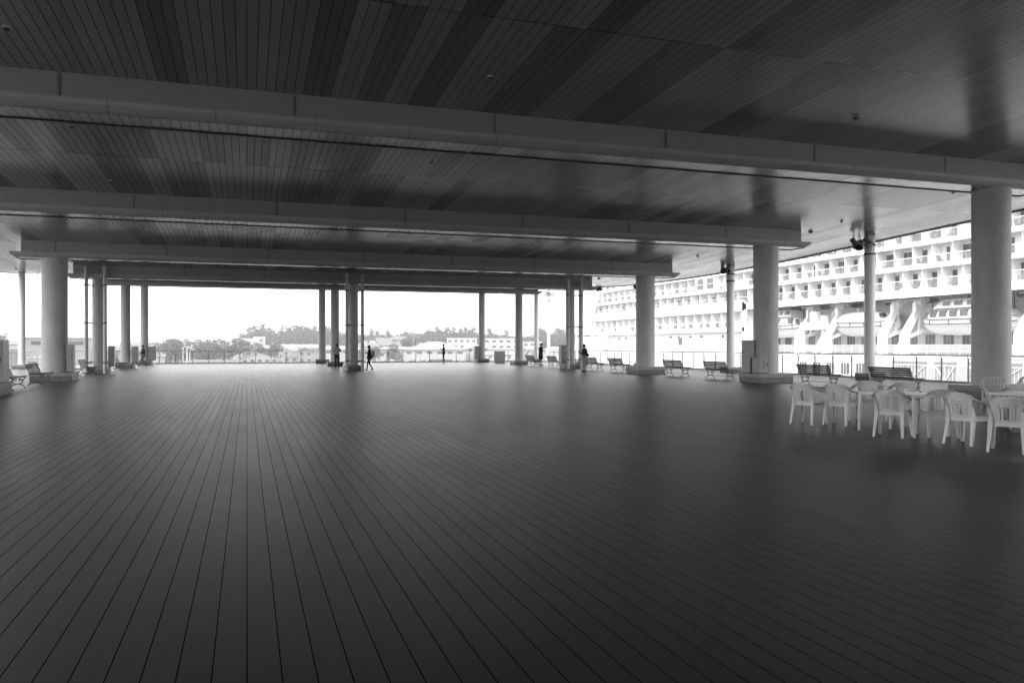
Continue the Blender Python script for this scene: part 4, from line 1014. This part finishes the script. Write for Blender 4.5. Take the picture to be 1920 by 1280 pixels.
# cars
def make_car():
    t_ = thing('parked_car', 'x', 'car')
    prof = [(-2.15,.35),(-2.2,.75),(-1.9,.92),(-1.2,.98),(-.6,1.42),(.7,1.45),(1.35,1.0),(2.05,.88),(2.15,.6),(2.1,.3)]
    b = MB(); b.loft([[(x, yy*(.86 if z > 1.2 else 1), z) for x, z in prof] for yy in (-.85, .85)]); b.build('body', WALLW, t_, ang=25)
    for s in (-1, 1):
        w2 = MB(); w2.prism([(-1.1,1.0),(-.58,1.36),(.65,1.38),(1.15,1.02)], 1, s*.80-.06, s*.80+.07); w2.build('window', WIND, t_, smooth=False)
        for x in (-1.35, 1.3):
            w2 = MB(); w2.cyl((x, s*.72, .32), (x, s*.88, .32), .32, n=12); w2.build('wheel', BLK, t_)
    return t_
cars = [(694,418),(703,410),(712,424),(726,412),(735,426),(762,414),(768,404),(779,420),(787,408),(796,420),(806,412),(584,392),(920,400),(936,404),(950,400),(1000,396),(1014,400),(842,410),(858,404)]
car = make_car()
carm = simple('car_grey', .18, .3); cark = simple('car_dark', .05, .3)
ordr = sorted(range(len(cars)), key=lambda k: cars[k][0])
for i, (px, D) in enumerate(cars):
    q = at(px, D); o = car if i == 0 else dup(car, (0,0,0)); o.location = (q.x, q.y, -7); o.rotation_euler = (0, 0, R(random.choice([10, 80, -20, 95, 190])))
    m_ = (WALLW, carm, WALLW, cark)[i % 4]
    if m_ is not WALLW:
        for ch in o.children:
            if ch.name.startswith('body'): ch.data = ch.data.copy(); ch.data.materials[0] = m_
    tone = {0: 'white', 1: 'grey', 2: 'white', 3: 'dark'}[i % 4]
    o['label'] = '%s car parked beyond the far railing, %s parked car from the left' % (tone, nwords[ordr.index(i)]); o['group'] = 'cars parked below the town'

# ---------------------------------------------------------------- people
def skin(name, chains, mat, parent=None, lvl=1):
    "chains: list of lists of (point, radius); the first vertex of the first chain is the root; shared points are merged"
    vs_, es, rad, idx = [], [], [], {}
    def vid(p, r):
        k = tuple(round(c, 4) for c in p)
        if k not in idx: idx[k] = len(vs_); vs_.append(p); rad.append(r)
        return idx[k]
    for ch in chains:
        ids = [vid(p, r) for p, r in ch]
        for a, b_ in zip(ids, ids[1:]):
            if a != b_: es.append((a, b_))
    me = bpy.data.meshes.new(name); me.from_pydata(vs_, es, []); o = bpy.data.objects.new(name, me); COL.objects.link(o)
    md = o.modifiers.new('skin', 'SKIN'); md.use_smooth_shade = True
    sk = me.skin_vertices[0].data
    for i, r in enumerate(rad): sk[i].radius = (r, r) if not isinstance(r, tuple) else r
    sk[0].use_root = True
    sub = o.modifiers.new('sub', 'SUBSURF'); sub.levels = lvl; sub.render_levels = lvl
    bpy.context.view_layer.update()
    dg = bpy.context.evaluated_depsgraph_get(); nm = bpy.data.meshes.new_from_object(o.evaluated_get(dg))
    bpy.data.objects.remove(o); nm.name = name; nm.materials.clear(); nm.materials.append(mat)
    nm.polygons.foreach_set('use_smooth', [True]*len(nm.polygons))
    o = bpy.data.objects.new(name, nm); COL.objects.link(o)
    if parent: o.parent = parent
    return o
SKINM = simple('skin', .30, .6, var=.05)
def V3(*a): return Vector(a)
def person(px, py, h_, face, pose, lab, cloth):
    """local frame: +Y is forward; face = heading in world degrees; pose = joints of the 1.7 m figure"""
    D = gd(py); q = at(px, D); S = h_/1.70
    P = dict(pelvis=(0,0,.93), belly=(0,0,1.05), chest=(0,.0,1.27), neck=(0,0,1.44), head=(0,.02,1.56),
             hipL=(-.09,0,.90), kneeL=(-.10,.02,.49), ankL=(-.10,-.02,.09), hipR=(.09,0,.90), kneeR=(.10,.02,.49), ankR=(.10,-.02,.09),
             shL=(-.18,0,1.38), elL=(-.23,-.03,1.11), wrL=(-.22,.04,.87), shR=(.18,0,1.38), elR=(.23,-.03,1.11), wrR=(.22,.04,.87))
    P.update(pose); P = {k: V3(*v)*S for k, v in P.items()}
    def hand(w_, e_):
        d_ = (w_ - e_).normalized(); side = d_.cross(V3(0,1,0)); side = side.normalized() if side.length > .1 else V3(1,0,0); pal = d_.cross(side)
        out = [[(w_, .024*S), (w_ + d_*.045*S, .036*S), (w_ + d_*.085*S, .034*S)]]; base = w_ + d_*.085*S
        for k, ln in ((-1.5, .060), (-.5, .072), (.5, .068), (1.5, .052)):
            r0 = base + side*k*.019*S + d_*.012*S; out.append([(base, .034*S), (r0, .009*S), (r0 + d_*ln*.55*S + pal*.012*S, .0088*S), (r0 + d_*ln*.9*S + pal*.035*S, .007*S)])
        tb_ = w_ + d_*.045*S; out.append([(tb_, .036*S), (tb_ - side*.035*S + d_*.02*S, .010*S), (tb_ - side*.045*S + d_*.06*S + pal*.015*S, .008*S)])
        return out
    ch = [[(P['pelvis'], .125*S), (P['belly'], .115*S), (P['chest'], .125*S), (P['neck'], .055*S), (P['head'], .085*S), (P['head'] + V3(0,-.005,.08)*S, .075*S)]]
    for s in 'LR':
        ch.append([(P['pelvis'], .125*S), (P['hip'+s], .085*S), ((P['hip'+s]+P['knee'+s])/2, .072*S), (P['knee'+s], .052*S), (P['knee'+s]*.6+P['ank'+s]*.4, .052*S), (P['ank'+s], .034*S), (P['ank'+s]+V3(0,.10,-.055)*S, .030*S)])
        ch.append([(P['chest'], .125*S), (P['sh'+s], .055*S), (P['el'+s], .038*S), (P['wr'+s], .024*S)]); ch += hand(P['wr'+s], P['el'+s])
    body = skin('person', ch, SKINM); body.location = (q.x, q.y, 0); body.rotation_euler = (0, 0, R(face-90)); tag(body, lab, 'person')
    # face details
    f = MB(); hd = P['head']; f.ball(hd + V3(0,.082,.0)*S, .016*S, 8, 5, (.7, 1, 1.4)); 
    for sx in (-1, 1): f.ball(hd + V3(sx*.083,-.005,.0)*S, .024*S, 8, 5, (.4, .8, 1.2))
    f.build('nose_and_ears', SKINM, body)
    f = MB()
    for sx in (-1, 1): f.ball(hd + V3(sx*.032,.075,.025)*S, .010*S, 6, 4)
    f.bar(hd + V3(-.025,.078,-.045)*S, hd + V3(.025,.078,-.045)*S, .008*S); f.build('eyes_and_mouth', BLK, body)
    def leg_chain(s, r=1.0, down=.07):
        return [(P['pelvis'], .14*S), (P['hip'+s], .10*S*r), ((P['hip'+s]+P['knee'+s])/2, .085*S*r), (P['knee'+s], .066*S*r), (P['knee'+s]*.5+P['ank'+s]*.5, .062*S*r), (P['ank'+s]+V3(0,0,down*.2)*S, .050*S*r)]
    tr = cloth.get('trousers')
    if tr: skin('trousers', [leg_chain('L', cloth.get('tw', 1)), leg_chain('R', cloth.get('tw', 1))], tr, body)
    top = cloth['top']; slv = cloth.get('sleeve', 1.0); low = P['pelvis'] + V3(0,0,-.02)*S; lo_ = cloth.get('loose', 1.0)
    c2 = [[(low, .152*S*lo_), (P['belly'], .145*S*lo_), (P['chest'], .158*S*lo_), (P['neck']-V3(0,0,.03)*S, .065*S)]]
    if cloth.get('long'):
        ck = MB(); ck.loft([[Vector((rx*math.cos(k*math.pi/8), ry*math.sin(k*math.pi/8), z))*S for k in range(16)] for rx, ry, z in ((.15, .12, 1.10), (.19, .15, .95), (.205, .165, .75), (.215, .17, .50), (.19, .15, .50))]); ck.build('coat_skirt', top, body)
    for s in 'LR':
        e_ = P['sh'+s]*(1-slv) + P['el'+s]*slv if slv < 1 else P['el'+s]
        c_ = [(P['chest'], .158*S*lo_), (P['sh'+s], .080*S*lo_), (e_, .060*S*lo_)]
        if slv >= 1: c_.append((P['el'+s]*.15+P['wr'+s]*.85, .038*S))
        c2.append(c_)
    skin('shirt' if not cloth.get('long') else 'coat', c2, top, body)
    hr = MB(); hr.ball(hd + V3(0,-.022,.062)*S, .104*S, 14, 9, (.92, 1.0, .95))
    if cloth.get('bob'): hr.ball(hd + V3(0,-.045,.0)*S, .10*S, 12, 8, (1.0, .85, 1.15))
    if cloth.get('tail'): hr.tube([hd+V3(0,-.10,.04)*S, hd+V3(0,-.17,-.0)*S, hd+V3(0,-.17,-.12)*S], [.03*S, .038*S, .015*S], 8)
    hr.build('hair', cloth.get('hair', BLK), body)
    if cloth.get('cap'):
        cp = MB(); cp.ball(hd + V3(0,-.005,.075)*S, .108*S, 14, 8, (.95, 1.05, .75)); cp.loft([[hd+V3(x*.075, .07, .065)*S for x in (-1, -.5, .5, 1)][::1], [hd+V3(x*.055, .175-.02*abs(x), .05)*S for x in (-1, -.5, .5, 1)]], cap=False)
        cp.cbox(hd+V3(0,.13,.068)*S, (.13*S, .12*S, .012*S)); cp.build('cap', cloth['cap'], body)
    for s in 'LR':
        sh = MB(); a = P['ank'+s]; sh.ball(a+V3(0,.05,-.05)*S, .05*S, 10, 6, (.85, 2.6, .8)); sh.build('shoe', cloth.get('shoe', BLK), body)
    return body
BLKC = simple('black_cloth', .018, .9); DKC = simple('dark_cloth', .035, .9); LTC = simple('light_shirt', .33, .9); MIDC = simple('grey_cloth', .16, .9); KHA = simple('pale_trousers', .40, .9)
walk = dict(kneeL=(-.09,.16,.50), ankL=(-.09,.27,.11), kneeR=(.09,.02,.49), ankR=(.09,-.32,.14))
holdph = dict(elR=(.24,-.02,1.12), wrR=(.13,.24,1.17), elL=(-.24,-.02,1.12), wrL=(-.10,.24,1.15), head=(0,.05,1.55))
Pm = person(268, 686.6, 1.62, 180+15, {**walk, 'elL': (-.22,-.10,1.12), 'wrL': (-.2,.02,.93), 'elR': (.22,.08,1.13), 'wrR': (.2,.2,.98)}, 'person in dark jacket walking left past the farthest left column', dict(top=DKC, trousers=MIDC, tw=1.0))
P2 = person(632, 691.8, 1.70, 75, {**holdph, 'wrR': (.10,.2,1.30), 'wrL': (-.10,.2,1.30), 'elR': (.26,-.04,1.12), 'elL': (-.26,-.04,1.12)}, 'person seen from behind in a pale shirt and dark trousers, elbows bent', dict(top=LTC, trousers=BLKC, cap=BLKC, sleeve=.9))
P3 = person(693, 694.2, 1.60, 180-14, {'kneeL': (-.09,.12,.49), 'ankL': (-.09,.16,.10), 'kneeR': (.08,.04,.48), 'ankR': (.08,-.20,.12), 'head': (0,.06,1.55), 'elL': (-.2,.05,1.12), 'wrL': (-.12,.2,1.18), 'elR': (.2,.05,1.12), 'wrR': (.12,.2,1.18)}, 'person in a dark tunic walking left with a pale shoulder bag', dict(top=BLKC, long=False, trousers=BLKC, tw=.85, bob=True, loose=1.15))
# pale bag on the back
b = MB(); b.loft([[(-.16,-.17,1.36),(.16,-.17,1.36),(.16,-.21,1.36),(-.16,-.21,1.36)],[(-.2,-.2,1.1),(.2,-.2,1.1),(.2,-.34,1.1),(-.2,-.34,1.1)],[(-.15,-.16,.86),(.15,-.16,.86),(.15,-.26,.86),(-.15,-.26,.86)]])
b.tube([(.1,-.18,1.36),(.12,.0,1.44),(.12,.15,1.25),(.14,.02,1.0),(.14,-.18,.92)], .02, 6)
bag = b.build('shoulder_bag', MIDC); bag.location = P3.location; bag.rotation_euler = P3.rotation_euler; bag.scale = (.94,)*3; tag(bag, 'pale grey bag hanging on the back of the walking person in black', 'bag')
b = MB(); b.loft([[(-.19,-.14,1.0),(.19,-.14,1.0),(.19,.15,1.0),(-.19,.15,1.0)],[(-.22,-.17,.78),(.22,-.17,.78),(.22,.17,.78),(-.22,.17,.78)]]); b.v = [tuple(c*.94 for c in v) for v in b.v]; b.build('tunic_hem', BLKC, P3)
P4 = person(832, 679.2, 1.74, 180-8, {'elR': (.2,.02,1.14), 'wrR': (.12,.24,1.22), 'elL': (-.2,-.10,1.12), 'wrL': (-.16,.08,1.0)}, 'person in a cap and dark polo leaning by the far railing, facing left', dict(top=DKC, trousers=DKC, cap=BLKC, sleeve=.7))
P5 = person(1014, 685.2, 1.76, 8, {**holdph}, 'person in a cap and long dark coat looking at a phone', dict(top=BLKC, long=True, cap=BLKC, loose=1.15))
P6 = person(1096, 696.9, 1.66, 135, {**holdph, 'hipL': (-.10,0,.9), 'kneeL': (-.14,.02,.49), 'ankL': (-.17,.0,.09), 'kneeR': (.13,.02,.49), 'ankR': (.16,.0,.09)}, 'person with a ponytail in black top and pale trousers looking down', dict(top=BLKC, trousers=KHA, tail=True, tw=1.2, loose=1.22))
b = MB(); b.ball((.20,-.10,1.0), .13, 12, 8, (.75, 1.0, .8)); b.tube([(.2,-.1,1.08),(.1,-.15,1.25),(-.12,-.05,1.46),(-.1,.12,1.3),(.15,.1,1.08)], .014, 6)
bag = b.build('waist_bag', BLKC); bag.location = P6.location; bag.rotation_euler = P6.rotation_euler; tag(bag, 'small black bag slung at the hip of the person with the ponytail', 'bag')
for P_, off in ((P6, (.02, .31, 1.20)), (P5, (.02, .33, 1.23)), (P4, (.12, .36, 1.26))):
    b = MB(); b.cbox(off, (.075, .012, .15), Matrix.Rotation(R(-35), 3, 'X')); ph = b.build('phone', BLK); ph.location = P_.location; ph.rotation_euler = P_.rotation_euler
    tag(ph, 'dark phone held by the %s' % {id(P6): 'person with the ponytail', id(P5): 'person in the long coat', id(P4): 'person in the cap at the railing'}[id(P_)], 'phone')

# ---------------------------------------------------------------- air
HAZE = .0005
if HAZE:
    m = bpy.data.materials.new('haze'); m.use_nodes = True; t = m.node_tree; t.nodes.clear()
    o = t.nodes.new('ShaderNodeOutputMaterial'); v = t.nodes.new('ShaderNodeVolumePrincipled'); v.inputs['Color'].default_value = (.95, .95, .95, 1); v.inputs['Density'].default_value = HAZE
    t.links.new(v.outputs[0], o.inputs['Volume'])
    hz_ = MB(); hz_.box(-3900, 3900, -3900, 3900, -10.6, 26); tag(hz_.build('haze', m, smooth=False), kind='stuff')
